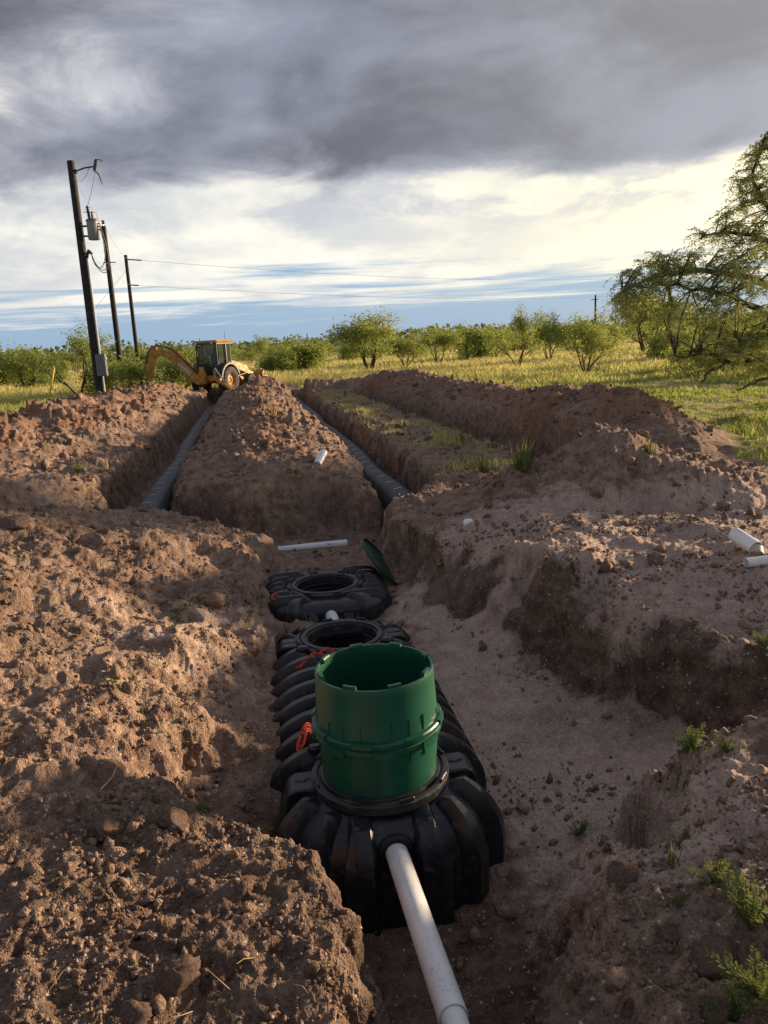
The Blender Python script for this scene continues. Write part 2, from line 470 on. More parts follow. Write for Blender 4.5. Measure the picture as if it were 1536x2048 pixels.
PIT = [(-.17, -3), (-.16, 1.0), (-.16, 2.3), (-.17, 2.5), (-.31, 3.02), (-.6, 3.2), (-.95, 3.36), (-1.25, 3.5), (-1.42, 3.7), (-1.28, 4.0), (-1.12, 4.3), (-1.42, 4.62),
       (-1.32, 5.0), (-1.05, 5.5), (-.93, 6.1), (-1.0, 6.35), (-1.32, 6.9), (-1.4, 7.7), (-1.3, 8.5), (-1.5, 8.98), (-2.5, 9.75), (-3.7, 10.4),
       (pipe_l(11.6) - .78, 11.5), (pipe_l(18) - .70, 18), (pipe_l(31) - .55, 31), (pipe_l(43) - .45, 43), (pipe_l(43) + .4, 43), (pipe_l(31) + .3, 31), (pipe_l(11.2) + .32, 11.2),
       (-2.35, 10.7), (-2.0, 10.28), (-1.6, 10.32), (-1.35, 10.85), (-.75, 10.9), (-.45, 10.45), (-.1, 10.2), (pipe_r(11.3) - .36, 11.2), (pipe_r(20) - .36, 20), (pipe_r(34) - .38, 34), (pipe_r(36) - .4, 36), (pipe_r(36) + .4, 36),
       (pipe_r(34) + .4, 34), (pipe_r(11.4) + .42, 11.4), (.62, 10.3), (.12, 9.3), (.0, 8.9), (.06, 8.2), (.42, 7.5), (.62, 7.25), (.72, 6.85), (1.0, 6.6), (1.18, 6.35), (1.12, 5.95), (1.42, 5.75), (1.5, 5.3), (1.78, 5.0), (2.1, 4.55),
       (2.8, 4.3), (5.0, 4.1), (5.0, 3.85), (2.2, 3.72), (1.5, 3.72), (1.22, 3.55), (1.3, 3.28), (1.15, 3.12), (.98, 3.3), (.8, 3.15), (.62, 2.74), (.52, 2.4), (.42, 2.15), (.36, 1.0), (.36, -3)]
TR3 = [(trench3(11.9) - .35, 11.9), (trench3(11.7) + .5, 11.7), (trench3(34) + .4, 34), (trench3(34) - .4, 34)]
WORK = [(-14, -4), (-14, 8), (-12.3, 14), (-10.4, 17.5), (-10.3, 24), (-11.8, 36), (-11.5, 44), (-6, 44.5), (-3.8, 38), (.9, 36.5), (3.2, 26), (4.6, 20), (5.6, 15), (6.0, 13.2),
        (5.0, 11.2), (5.6, 9.4), (7.5, 7.5), (7.5, -4)]
UPPER = np.array([(-1.3, 2.0, -.05), (-1.8, 3.0, .0), (-.4, 2.6, -.2), (-.35, 2.95, -.26), (-.9, 3.15, -.17), (-.6, 2.2, -.14), (-1.35, 3.25, -.13), (-.25, 2.0, -.28), (-.5, 1.2, -.1), (-1.5, 1, 0),
    (-2.3, 4.05, .24), (-1.85, 4.0, .13), (-1.5, 3.92, -.08), (-2.5, 3.45, .0), (-1.8, 3.55, -.14), (-2.7, 4.8, .08), (-2.0, 4.7, -.08), (-1.55, 4.6, -.26),
    (-3.1, 5.85, .36), (-2.3, 5.4, .15), (-1.6, 5.1, -.12), (-1.15, 5.3, -.32), (-3.3, 7, .16), (-2.3, 6.6, -.02), (-1.5, 6.3, -.22), (-1.05, 6.17, -.34), (-1.6, 7.5, -.32), (-2.5, 7.8, .02),
    (-5.3, 10.3, .40), (-3.9, 9.3, .16), (-2.8, 8.9, .0), (-2.0, 8.95, -.1), (-1.55, 8.85, -.28), (-4.8, 8, .3), (-2.7, 9.45, -.14), (-3.3, 9.8, -.12), (-6, 6.5, .35), (-5, 5, .35), (-4, 4, .3), (-3.6, 2.5, .15),
    (-2.2, 10.75, .0), (-1.0, 10.7, .02), (-.2, 10.7, .0), (.2, 8.9, .02), (.3, 8.2, -.03), (.8, 7.3, .03), (1.35, 6.5, .1), (1.75, 5.5, .04), (2.15, 5.0, -.12), (2.9, 4.65, -.12), (2.6, 6, .1), (4, 6, .12),
    (3.1, 7.4, .12), (1.6, 8, .12), (4.2, 4.6, -.02), (.55, 2.2, -.34), (.65, 2.7, -.3), (.92, 3.05, -.3), (1.36, 3.45, -.08), (1.75, 3.3, -.04), (1.25, 2.3, -.02), (1.15, 2.8, -.17), (1.75, 2.5, .04),
    (.62, 1.7, -.25), (2.4, 3.4, -.02), (1.3, 1.4, 0), (3.2, 3.2, 0), (3, 2, 0), (4.5, 3, .05)])
FLOOR = np.array([(0, 2, -.74), (.1, 1.2, -.7), (.2, 2.75, -.95), (-.05, 2.8, -.98), (0, 3.2, -1.2), (-.3, 3.25, -1.2), (.25, 3.25, -1.12), (.6, 3.6, -.86), (.85, 4.3, -.76), (1.0, 5, -.66), (1.6, 4.4, -.7), (2.4, 4.0, -.62), (3.5, 3.9, -.5), (.6, 6, -.6), (.35, 7, -.55), (.05, 7.5, -.5),
    (-.6, 8.8, -.55), (-.6, 9.6, -.63), (-1.5, 9.6, -.62), (-2.8, 10.6, -.72), (-.2, 10.2, -.66), (-1.1, 7.0, -.5), (-1.15, 7.6, -.5), (-1.05, 6.4, -.54), (-1.05, 5.5, -.58), (-1.12, 4.7, -.52), (-1.1, 3.9, -.46), (-.8, 3.4, -.52),
    (-.5, 6.72, -.70), (-.35, 6.7, -.66), (-.6, 6.75, -.64), (.8, 3.2, -.86), (.42, 2.6, -.76), (1.15, 3.45, -.68), (-1.3, 8.2, -.5), (.3, 10.8, -.70), (.5, 9.8, -.66)])
MOUNDS = [  # crest polylines: x, y, height, half width
    [(-8.9, 7, .55, 3.2), (-8.4, 14, .72, 3.0), (-8.0, 18, .80, 2.7), (-8.2, 22.6, .80, 2.4), (-8.8, 29, .72, 2.1), (-9.9, 36, .62, 1.9), (-10.8, 39.5, .3, 1.4)],
    [(-1.5, 11.0, .12, 1.6), (-1.8, 12.5, .36, 1.65), (-2.25, 16.0, .44, 1.6), (-3.15, 21, .44, 1.55), (-4.25, 28, .48, 1.5), (-5.0, 34, .66, 1.8), (-5.6, 37.5, .55, 1.7)],
    [(4.6, 12.8, .55, 1.5), (4.4, 13.8, .86, 1.95), (3.95, 15.7, .80, 1.9), (3.4, 19, .62, 1.75), (2.8, 23.2, .60, 1.7), (1.2, 31.5, .78, 1.7), (.2, 34.8, .62, 1.5), (-.6, 36.5, .2, 1.2)],
    [(-3.0, 35.6, .42, 1.0), (-1.4, 36.2, .42, 1.0), (.2, 35.6, .4, 1.0)],
    [(.6, 9.25, .04, .55), (1.5, 9.2, .24, .85), (2.65, 9.0, .80, 1.4), (3.3, 8.8, .48, 1.3), (4.5, 8.4, .10, 1.1)],
]
TANK_TH = math.atan2(.30, 2.07)                 # both tanks lie along the trenches' heading
T1C, T1HL, T1HW, T1R = (-.25, 4.965), 1.54, .595, .42
T2C, T2HL, T2HW, T2R = (-.63, 7.45), .60, .55, .22
TOPZ = -.44


def seg_dist(x, y, a, b):
    dx, dy = b[0] - a[0], b[1] - a[1]
    t = np.clip(((x - a[0]) * dx + (y - a[1]) * dy) / (dx * dx + dy * dy + 1e-12), 0, 1)
    return np.hypot(x - a[0] - t * dx, y - a[1] - t * dy), t


def poly_sd(x, y, P):
    d = np.full(x.shape, 1e9); ins = np.zeros(x.shape, dtype=bool); n = len(P)
    for i in range(n):
        a, b = P[i], P[(i + 1) % n]
        d = np.minimum(d, seg_dist(x, y, a, b)[0])
        if a[1] != b[1]:
            c = ((a[1] > y) != (b[1] > y)) & (x < (b[0] - a[0]) * (y - a[1]) / (b[1] - a[1]) + a[0]); ins ^= c
    return np.where(ins, -d, d)


def nw(x, y, C, s, bgz, bgw):
    num = np.full(x.shape, bgz * bgw); den = np.full(x.shape, bgw)
    for cx, cy, cz in C:
        w = np.exp(-((x - cx) ** 2 + (y - cy) ** 2) / (2 * s * s)); num += w * cz; den += w
    return num / den


def tank_sd(x, y, c, hl, hw, r):
    ca, sa = math.cos(TANK_TH), math.sin(TANK_TH)
    dx, dy = x - c[0], y - c[1]
    s = np.abs(-sa * dx + ca * dy) - (hl - r); t = np.abs(ca * dx + sa * dy) - (hw - r)
    return np.hypot(np.maximum(s, 0), np.maximum(t, 0)) + np.minimum(np.maximum(s, t), 0) - r


def macro(x, y, warp=True):
    """Ground without fine roughness. Returns z, signed distance to the dig edge, spoil amount."""
    if warp:
        k = np.clip(0.5 + y * .05, .5, 1.1)
        wx = x + (.10 * fbm(x * 1.7, y * 1.7, 3, 11) + .035 * fbm(x * 6, y * 6, 2, 15)) * k
        wy = y + (.10 * fbm(x * 1.7, y * 1.7, 3, 23) + .035 * fbm(x * 6, y * 6, 2, 29)) * k
    else:
        wx, wy = x, y
    up = nw(x, y, UPPER, .42, .03, .02)
    up = up + .07 * fbm(x * .9, y * .9, 3, 5) * sstep(np.hypot(x, y), 2, 8)
    sp = np.zeros(x.shape)
    for P in MOUNDS:
        hm = np.zeros(x.shape)
        for a, b in zip(P[:-1], P[1:]):
            d, t = seg_dist(wx + .2 * fbm(x * .6, y * .6, 2, 41), wy, a, b)
            w = a[3] + (b[3] - a[3]) * t; q = np.clip(d / w, 0, 1)
            hm = np.maximum(hm, (a[2] + (b[2] - a[2]) * t) * (0.45 * (1 - q) + 0.55 * (0.5 + 0.5 * np.cos(np.pi * q))))
        hm = hm * (1 + (.22 - .12 * (x > 1)) * fbm(x * .8, y * .8, 3, 61))
        sp = np.maximum(sp, hm)
    up = up + sp
    lo = nw(x, y, FLOOR, .45, -.69, .02)
    sd = poly_sd(wx, wy, PIT)
    # wall steepness: slumped beside the tanks, clean cut in the pipe trenches and the front bank
    soft = .26 * np.exp(-(((x + 1.2) / .8) ** 2 + ((y - 6.0) / 2.6) ** 2)) + .07 * np.exp(-(((x - 1.0) / .8) ** 2 + ((y - 6.4) / 1.3) ** 2)) + .10 * np.exp(-(((x - 1.0) / .5) ** 2 + ((y - 2.9) / .7) ** 2))
    soft = soft + .22 * np.exp(-(((x + 1.1) / .9) ** 2 + ((y - 10.6) / .6) ** 2))
    wdt = .075 + soft + .06 * sstep(y, 9, 12)
    wdt = wdt * (1 + sstep(x, .2, .7) * sstep(9 - y, 0, .8) * np.clip(2.6 * fbm(x * 1.6 + 3, y * 1.6, 2, 311) + .6, -.2, 2.2))
    tal = np.clip(fbm(x * 1.9, y * 1.9, 3, 321) + .25, 0, 1) * sstep(11.2 - y, 0, .3)
    lo = lo + .30 * tal * np.exp(-np.maximum(-sd - .05, 0) / .22)
    m = sstep(sd, -wdt, wdt * 1.15)
    z = lo + (up - lo) * m
    sd3 = poly_sd(wx, wy, TR3); m3 = sstep(sd3, -.18, .30)
    z = np.where(sd3 < .30, -.62 + (z + .62) * m3, z)
    for c, hl, hw, r in ((T1C, T1HL, T1HW, T1R), (T2C, T2HL, T2HW, T2R)):
        ts = tank_sd(x, y, c, hl, hw, r)
        z = np.where(ts < -.05, -.95 - 1.05 * sstep(-ts, .05, .16), z)
    return z, np.minimum(sd, sd3), sp


def detail(x, y, sd, sp):
    """Fine relief: lumps on spoil and banks, smoother trodden floor."""
    out = np.zeros(x.shape)
    fl = sstep(-sd, .02, .25)                                    # inside the dig
    work = sstep(-poly_sd(x, y, WORK), -.3, .6)
    rough = (0.55 + .9 * np.clip(fbm(x * .8 + 4, y * .8, 3, 71) + .15, -.3, .8)) * work
    wx = x + .09 * fbm(x * 4.1, y * 4.1, 3, 201); wy = y + .09 * fbm(x * 4.1 + 9, y * 4.1, 3, 205)
    p1 = sstep(fbm(x * 1.1, y * 1.1, 3, 211), -.05, .35); p2 = sstep(fbm(x * 1.9 + 7, y * 1.9, 3, 217), -.1, .4); p3 = .35 + .65 * sstep(fbm(x * 2.7 + 2, y * 2.7, 3, 219), -.2, .3)
    lump = clods(wx * 2.3, wy * 2.3, 3) * .11 * p1 + clods(wx * 5.7, wy * 5.7, 5) * .07 * p2 + clods(wx * 12.3 + .3, wy * 12.3, 9) * .045 * p3 + clods(wx * 26 + .3, wy * 26, 19) * .026 * p3
    rdg = 1 - np.abs(fbm(x * 1.5 + y * .8, y * 1.5 - x * .6, 4, 223, .55)) * 2.2
    out += 0.03 * rdg * work * (1 - .8 * fl) * sstep(-x, .6, 1.1) * sstep(10 - y, 0, 2)
    pl = sstep(x, .6, 1.2) * (1 - sstep(sp, .03, .2))            # trodden right plateau is smoother
    lft = sstep(-x, .8, 1.2) * sstep(y, 3.2, 3.8) * sstep(9.5 - y, 0, 1)
    out += .13 * fbm(x * .95 + 2.3, y * .95 + 1.1, 3, 341, .45) * lft * (1 - fl)
    fb = sstep(-x, .0, .3) * sstep(3.6 - y, 0, .5)
    amp = (1 - .45 * lft) * (1 - .35 * fb) * rough * (1 - .72 * fl) * (1 - .45 * pl) * (1 - .6 * sstep(x, 1.2, 2.4) * sstep(y, 7.5, 9))
    out += amp * lump * (0.8 + 1.5 * sstep(sp, .05, .3))
    out += .009 * (1 - 2 * np.abs(fbm(x * 11, y * 11, 4, 83, .6))) * work * (1 - .5 * fl) + .020 * fbm(x * 5, y * 5, 5, 81, .6) * (1 - .5 * fl) * (.25 + .75 * work) + .007 * fbm(x * 19, y * 19, 3, 91, .6) * work
    out += .03 * np.maximum(0, fbm(x * 2.2, y * 2.2, 4, 95, .55)) * work * (1 - fl)
    out += .10 * fbm(x * .11, y * .11, 3, 99) * (1 - work) * sstep(np.hypot(x, y), 12, 40)
    tk = np.minimum(tank_sd(x, y, T1C, T1HL, T1HW, T1R), tank_sd(x, y, T2C, T2HL, T2HW, T2R))
    return out * sstep(tk, -.02, .05)


def ground(x, y):
    x = np.atleast_1d(np.asarray(x, dtype=float)); y = np.atleast_1d(np.asarray(y, dtype=float))
    z, sd, sp = macro(x, y); return z + detail(x, y, sd, sp)


def gz(x, y): return float(ground(x, y)[0])


def build_ground():
    rows = list(np.linspace(-6, 1.0, 16)); y = 1.06
    while y < 46: rows.append(y); y += max(.0085, .0046 * y) if y < 6 else .0060 * y
    while y < 4000: rows.append(y); y *= 1.055
    rows = np.array(rows); NC = 760; NS = 34
    keys = {}
    ki = [i for i, yy in enumerate(rows) if 1.0 < yy < 46][::5]
    for i in ki:                                                 # more columns where the ground is steep
        yy = rows[i]; hw = 1.25 + .56 * yy; xs = np.linspace(-1, 1, 1000)
        z, _, _ = macro(xs * hw, np.full(1000, yy), False)
        w = np.sqrt(1 + np.minimum(1.3 * np.abs(np.gradient(z, xs * hw)), 5) ** 2)
        w = np.convolve(np.pad(w, 20, mode='edge'), np.hanning(41) / np.hanning(41).sum(), 'valid')
        cs = np.concatenate([[0], np.cumsum((w[1:] + w[:-1]) / 2)]); keys[i] = np.interp(np.linspace(0, cs[-1], NC), cs, xs)
    ky = np.array([keys[i] for i in ki]); pad_ = 6; kp = np.pad(ky, ((pad_, pad_), (0, 0)), mode='edge'); kern = np.hanning(2 * pad_ + 3)[1:-1]; kern /= kern.sum()
    ky = sum(kern[j] * kp[j:j + len(ky)] for j in range(2 * pad_ + 1))
    X = np.zeros((len(rows), NC + 2 * NS)); fr = np.interp(np.arange(len(rows)), ki, np.arange(len(ki)))
    for i, yy in enumerate(rows):
        hw = 1.25 + .56 * max(yy, 0); q = min(int(fr[i]), len(ki) - 2); t = fr[i] - q
        xi = (ky[q] * (1 - t) + ky[q + 1] * t) * hw
        out = hw + (np.linspace(0, 1, NS + 1)[1:] ** 2) * (30 + 1.6 * abs(yy))
        X[i] = np.concatenate([-out[::-1], xi, out])
    Y = np.repeat(rows[:, None], X.shape[1], 1)
    x, y = X.ravel(), Y.ravel()
    z, sd, sp = macro(x, y); zz = z + detail(x, y, sd, sp)
    R, Cn = X.shape
    G = np.stack([x, y, zz], 1).reshape(R, Cn, 3)
    # crumble the steep faces: push along the normal
    du = np.gradient(G, axis=1); dv = np.gradient(G, axis=0); N = np.cross(du, dv); N /= np.linalg.norm(N, axis=2, keepdims=True) + 1e-12
    steep = sstep(1 - N[..., 2], .25, .7) * sstep(46 - Y, 0, 6) * sstep(Y, 1.0, 1.3)
    tks = np.minimum(tank_sd(X, Y, T1C, T1HL, T1HW, T1R), tank_sd(X, Y, T2C, T2HL, T2HW, T2R))
    steep = steep * sstep(tks, .0, .06)
    q = G[..., 0] + G[..., 1] * .7; h = G[..., 2]
    dn = .035 * fbm(q * 5, h * 6, 4, 131, .6) + .045 * clods(q * 6, h * 8, 133) - .01 + .022 * perlin(q * 8, h * 1.1, 141) + .012 * perlin(q * 19, h * 1.6, 143)
    G = G + N * (steep * dn)[..., None]
    idx = np.arange(R * Cn).reshape(R, Cn)
    Q = np.stack([idx[:-1, :-1], idx[:-1, 1:], idx[1:, 1:], idx[1:, :-1]], -1).reshape(-1, 4)
    me = np_mesh('ground', G.reshape(-1, 3), Q)
    # ground colour: pink granite grit, grass cover, red clay, plus painted light and shade
    work = sstep(-poly_sd(x, y, WORK), -.6 , .5)
    grass = 1 - sstep(work + .5 * fbm(x * .9, y * .9, 4, 151), .25, .6)
    berm = .6 * sstep(.55 - np.abs(x - (pipe_r(y) + trench3(y)) / 2), 0, .3) * sstep(y, 11, 13) * sstep(36 - y, 0, 3)
    grass = np.clip(grass + .55 * berm * sstep(fbm(x * 1.5, y * 1.5, 3, 155), -.2, .4) * sstep(sd, .05, .3), 0, 1)
    pink = 1.0 * np.exp(-(((x - 2.4) / 2.1) ** 4 + ((y - 6.4) / 2.0) ** 4)) + .95 * np.exp(-(((x - 1.1) / .85) ** 2 + ((y - 4.8) / 1.5) ** 2)) + .5 * np.exp(-(((x - 1.2) / .6) ** 2 + ((y - 2.9) / .7) ** 2)) + .5 * np.exp(-(((x + 1.6) / 1.2) ** 2 + ((y - 5.6) / 1.6) ** 2))  # granite pink, raised on right plateau and pit floor as painted light
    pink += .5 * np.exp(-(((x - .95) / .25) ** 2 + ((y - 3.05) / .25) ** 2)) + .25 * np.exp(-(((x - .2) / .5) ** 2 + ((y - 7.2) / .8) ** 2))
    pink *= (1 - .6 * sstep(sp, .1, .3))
    clay = .62 * sstep(sp, .10, .5) * sstep(y, 8, 11) + .25 * sstep(y, 10, 12) * sstep(-sd, -.5, .1) * sstep(z, -.6, -.1)
    damp_shade = 1.0 * np.exp(-(((x + .9) / 1.6) ** 4 + ((y - 2.2) / 1.15) ** 4)) + .8 * sstep(.55 - np.abs(x - .1), 0, .3) * sstep(3.6 - y, 0, .5) + .75 * np.exp(-(((x - 1.5) / .55) ** 2 + ((y - 5.6) / .7) ** 2)) * sstep(.12 - z, 0, .25)  # damp topsoil on bank and trench front; bank also darkened for shade
    damp_shade += .6 * sstep(y, 9, 10) * sstep(.15 - sd, 0, .2) * sstep(z, -.75, -.5) + .7 * sstep(np.abs(x - 1.9), 1.0, .2) * sstep(np.abs(y - 4.75), .4, .1) + .45 * sstep(fbm(x * .9, y * .9, 4, 171), .05, .5)  # darker inside the far trenches and at the right wall, plus random patches
    band = sstep(.22 - np.abs(sd + .02) + .25 * fbm(x * 2.1, y * 2.1, 3, 331), 0, .14) * sstep(x, .0, .5) * sstep(8.6 - y, 0, .6) * sstep(y, 3.9, 4.3)      # dark topsoil in the right cut, with shade of its face painted in
    damp_shade += .95 * band; pink = pink * (1 - .85 * band)
    col = np.stack([np.clip(pink, 0, 1), grass, np.clip(clay, 0, 1), np.clip(damp_shade, 0, 1)], 1).astype(np.float32)
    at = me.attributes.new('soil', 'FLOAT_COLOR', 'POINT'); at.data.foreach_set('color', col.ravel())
    me.polygons.foreach_set('use_smooth', np.ones(len(me.polygons), dtype=bool))
    g = link_mesh('ground', me, 'soil'); tag(g, 'dug brown and pinkish soil with trenches and spoil banks among grass', kind='structure')
    return g


build_ground()

# ------------------------------------------------------------------ septic tanks
class TankShape:
    """Rounded-box hull in its own frame: y along the tank, z = 0 at the crown."""
    def __init__(self, hl, hw, r, depth=1.38, sh=.36, drop=.30):
        self.hl, self.hw, self.r, self.depth, self.sh, self.drop = hl, hw, r, depth, sh, drop

    def sd(self, x, y):
        s, t = abs(y) - (self.hl - self.r), abs(x) - (self.hw - self.r)
        return math.hypot(max(s, 0), max(t, 0)) + min(max(s, t), 0) - self.r

    def z(self, x, y):
        d = -self.sd(x, y)
        if d >= self.sh: return 0.0
        q = 1 - max(d, 0) / self.sh
        return -self.drop * (1 - math.sqrt(max(0, 1 - q * q)))

    def reach(self, ox, oy, a):
        lo, hi = 0.0, 4.0; c, s = math.cos(a), math.sin(a)
        for _ in range(40):
            m = (lo + hi) / 2
            if self.sd(ox + c * m, oy + s * m) < 0: lo = m
            else: hi = m
        return lo

    def path(self, ox, oy, a, r0, wall=True, n=14, down=None):
        """Points and outward normals from the crown over the shoulder and down the side."""
        R = self.reach(ox, oy, a); c, s = math.cos(a), math.sin(a); P = []
        for i in range(n + 1):
            u = i / n; rr = r0 + (R - r0) * (1 - (1 - u) ** 1.7)
            P.append(Vector((ox + c * rr, oy + s * rr, self.z(ox + c * rr, oy + s * rr))))
        zb = -(down or self.depth)
        if wall:
            for q in (.34, .67, 1.0):
                P.append(Vector((P[n].x + c * -.02 * q, P[n].y + s * -.02 * q, -self.drop + (zb + self.drop) * q)))
        return P

    def body(self, holes, hr, nphi=120):
        mb = MB()
        for hy in holes:
            rows = []
            for j in range(nphi):
                a = 2 * math.pi * j / nphi; R = self.reach(0, hy, a); edge = True
                c, s = math.cos(a), math.sin(a)
                if len(holes) > 1 and s * hy < 0 and abs(hy / s) <= R if abs(s) > 1e-6 else False:
                    R = abs(hy / s); edge = False
                P = []
                for i in range(13):
                    u = i / 12; rr = hr + (R - hr) * (1 - (1 - u) ** 1.6); P.append((c * rr, hy + s * rr, self.z(c * rr, hy + s * rr)))
                if edge:
                    for q in (.3, .5, .53, .56, .8, 1.0):
                        k = .03 if q == .53 else 0
                        P.append((P[12][0] + c * k, P[12][1] + s * k, -self.drop + (-self.depth + self.drop) * q))
                else:
                    for q in range(6): P.append((P[12][0], P[12][1], P[12][2] - .002 * q))
                rows.append(P)
            m = len(rows[0]); vs = [p for r_ in rows for p in r_]
            fs = [(j * m + i, ((j + 1) % nphi) * m + i, ((j + 1) % nphi) * m + i + 1, j * m + i + 1) for j in range(nphi) for i in range(m - 1)]
            mb.add(vs, [f[::-1] for f in fs])
        return mb

    def rib(self, P, w0, w1, h, ch=.022):
        """Flat-topped rib swept along P, width w0 to w1, with chamfered flanks and rounded ends."""
        n = len(P); mb = MB(); vs = []
        for i, p in enumerate(P):
            t = (P[min(i + 1, n - 1)] - P[max(i - 1, 0)]).normalized()
            side = Vector((0, 0, 1)).cross(Vector((P[-1].x - P[0].x, P[-1].y - P[0].y, 0))).normalized()
            nm = t.cross(side).normalized()
            if nm.z < -.2: nm = -nm
            if i > 0 and nm.dot(pn) < 0: nm = -nm
            pn = nm
            u = i / (n - 1); w = w0 + (w1 - w0) * min(1, u * 1.4); hh = h * min(1.0, .15 + i / 2.2)
            b = p - nm * .02
            for dx, dz in ((-w / 2 - ch, 0), (-w / 2, hh * .72 + .02), (-w / 2 + .012, hh + .02), (w / 2 - .012, hh + .02), (w / 2, hh * .72 + .02), (w / 2 + ch, 0)):
                vs.append(b + side * dx + nm * dz)
        fs = []
        for i in range(n - 1):
            for j in range(5): fs.append((i * 6 + j, i * 6 + j + 1, i * 6 + 7 + j, i * 6 + 6 + j))
        fs.append(tuple(range(6))); fs.append(tuple((n - 1) * 6 + j for j in reversed(range(6))))
        return mb.add(vs, fs)


def text_mesh(s, size, depth, name='lettering'):
    cu = bpy.data.curves.new(name, 'FONT'); cu.body = s; cu.size = size; cu.extrude = depth; cu.align_x = 'CENTER'; cu.align_y = 'CENTER'; cu.resolution_u = 2
    o = bpy.data.objects.new(name, cu); COL.objects.link(o)
    me = bpy.data.meshes.new_from_object(o.evaluated_get(bpy.context.evaluated_depsgraph_get())); me.name = name
    bpy.data.objects.remove(o); bpy.data.curves.remove(cu); me.materials.clear()
    return me


RING = [(.385, -.03), (.385, .012), (.372, .022), (.352, .022), (.348, .010), (.338, .010), (.334, .026), (.318, .030), (.300, .028), (.296, .008), (.285, .004), (.282, -.40), (.278, -.40), (.278, -.01), (.30, -.03)]


def manhole(root, hy):
    r = MB().lathe(RING, 72, (0, hy, .012), closed=True).build('manhole_ring', 'tank_dusty', root, angle=40)
    for j in range(8):
        a = 2 * math.pi * (j + .3) / 8
        m = MB().box((math.cos(a) * .372, hy + math.sin(a) * .372, .040), (.016, .085, .022), Matrix.Rotation(a, 3, 'Z'), bev=.004)
        m.build('lug', 'tank_dusty', r)
    nk = MB()
    for q in range(7):
        nk.lathe([(.282, -.05 - q * .05), (.270, -.06 - q * .05), (.270, -.075 - q * .05), (.282, -.085 - q * .05)], 48, (0, hy, 0))
    nk.build('neck_thread', 'gasket', r, angle=30)


def pad(root, hy, side, word=None):
    """Box-shaped bracing block beside a manhole, rounded off at its outer end."""
    prof = [(.36, -.12), (.36, .012), (.475, .012), (.51, -.004), (.532, -.04), (.545, -.11), (.555, -.28), (.45, -.30)]
    mb = MB(); w = .20
    n = len(prof)
    vs = [(side * a, hy - w / 2 + (.012 if b < 0 else 0), b) for a, b in prof] + [(side * a, hy + w / 2 - (.012 if b < 0 else 0), b) for a, b in prof]
    fs = [tuple(range(n - 1, -1, -1)), tuple(range(n, 2 * n))] + [(i, (i + 1) % n, n + (i + 1) % n, n + i) for i in range(n)]
    mb.add(vs, fs); p = mb.build('bracing_block', 'tank', root, angle=28)
    bv = p.modifiers.new('edge', 'BEVEL'); bv.width = .014; bv.segments = 2; bv.limit_method = 'ANGLE'
    if word:
        t = link_mesh('lettering', text_mesh(word, .034, .002), 'tank', p); t.location = (side * .435, hy, .0145)
    return p


def rope_loop(root, pts, name='lifting_rope'):
    for k in range(2):
        o = Vector((0, .012 * k, .010 * k)); P = [Vector(p) + o for p in pts]
        Q = []
        for i in range(len(P) - 1):
            a, b, c, d = P[max(i - 1, 0)], P[i], P[i + 1], P[min(i + 2, len(P) - 1)]
            for u in (0, .25, .5, .75):
                Q.append(.5 * ((2 * b) + (c - a) * u + (2 * a - 5 * b + 4 * c - d) * u * u + (3 * b - a - 3 * c + d) * u ** 3))
        Q.append(P[-1])
        MB().tube(Q, .005, 7).build(name, 'rope', root, smooth=True)


def socket(root, sh, end, zc=-.17):
    """Pipe entry in the middle of a tank end: two thick ribs, an arched lintel and a rubber seal."""
    y = end * sh.hl
    for sx in (-1, 1):
        P = [Vector((sx * .155, y - end * .30, -.045)), Vector((sx * .158, y - end * .17, -.052)), Vector((sx * .162, y - end * .07, -.085)), Vector((sx * .166, y - end * .015, -.16)), Vector((sx * .17, y + end * .008, -.28)), Vector((sx * .172, y + end * .010, -.6)), Vector((sx * .172, y + end * .005, -1.3))]
        sh.rib(P, .095, .12, .055).build('rib', 'tank', root, angle=35)
    mb = MB(); prof = [(-.30, -.06), (-.30, -.030), (-.16, -.034), (-.085, -.058), (-.04, -.10), (-.03, -.135), (-.10, -.15)]
    vs = [(sx * .12, y + end * a, b) for sx in (-1, 1) for a, b in prof]; n = len(prof)
    mb.add(vs, [tuple(range(n)), tuple(range(2 * n - 1, n - 1, -1))] + [(i, n + i, n + (i + 1) % n, (i + 1) % n) for i in range(n)])
    mb.build('lintel', 'tank', root, angle=40)
    g = MB(); yy = y - end * .035
    R = [(.062, .0), (.095, .0), (.098, .018), (.085, .03), (.066, .034)]
    vs = []; seg = 36
    for r_, d in R: vs += [(r_ * math.cos(2 * math.pi * j / seg), yy + end * d, zc + r_ * math.sin(2 * math.pi * j / seg)) for j in range(seg)]
    g.add(vs, [(i * seg + j, i * seg + (j + 1) % seg, ((i + 1) % 5) * seg + (j + 1) % seg, ((i + 1) % 5) * seg + j) for i in range(5) for j in range(seg)])
    g.build('pipe_seal', 'gasket', root, smooth=True)


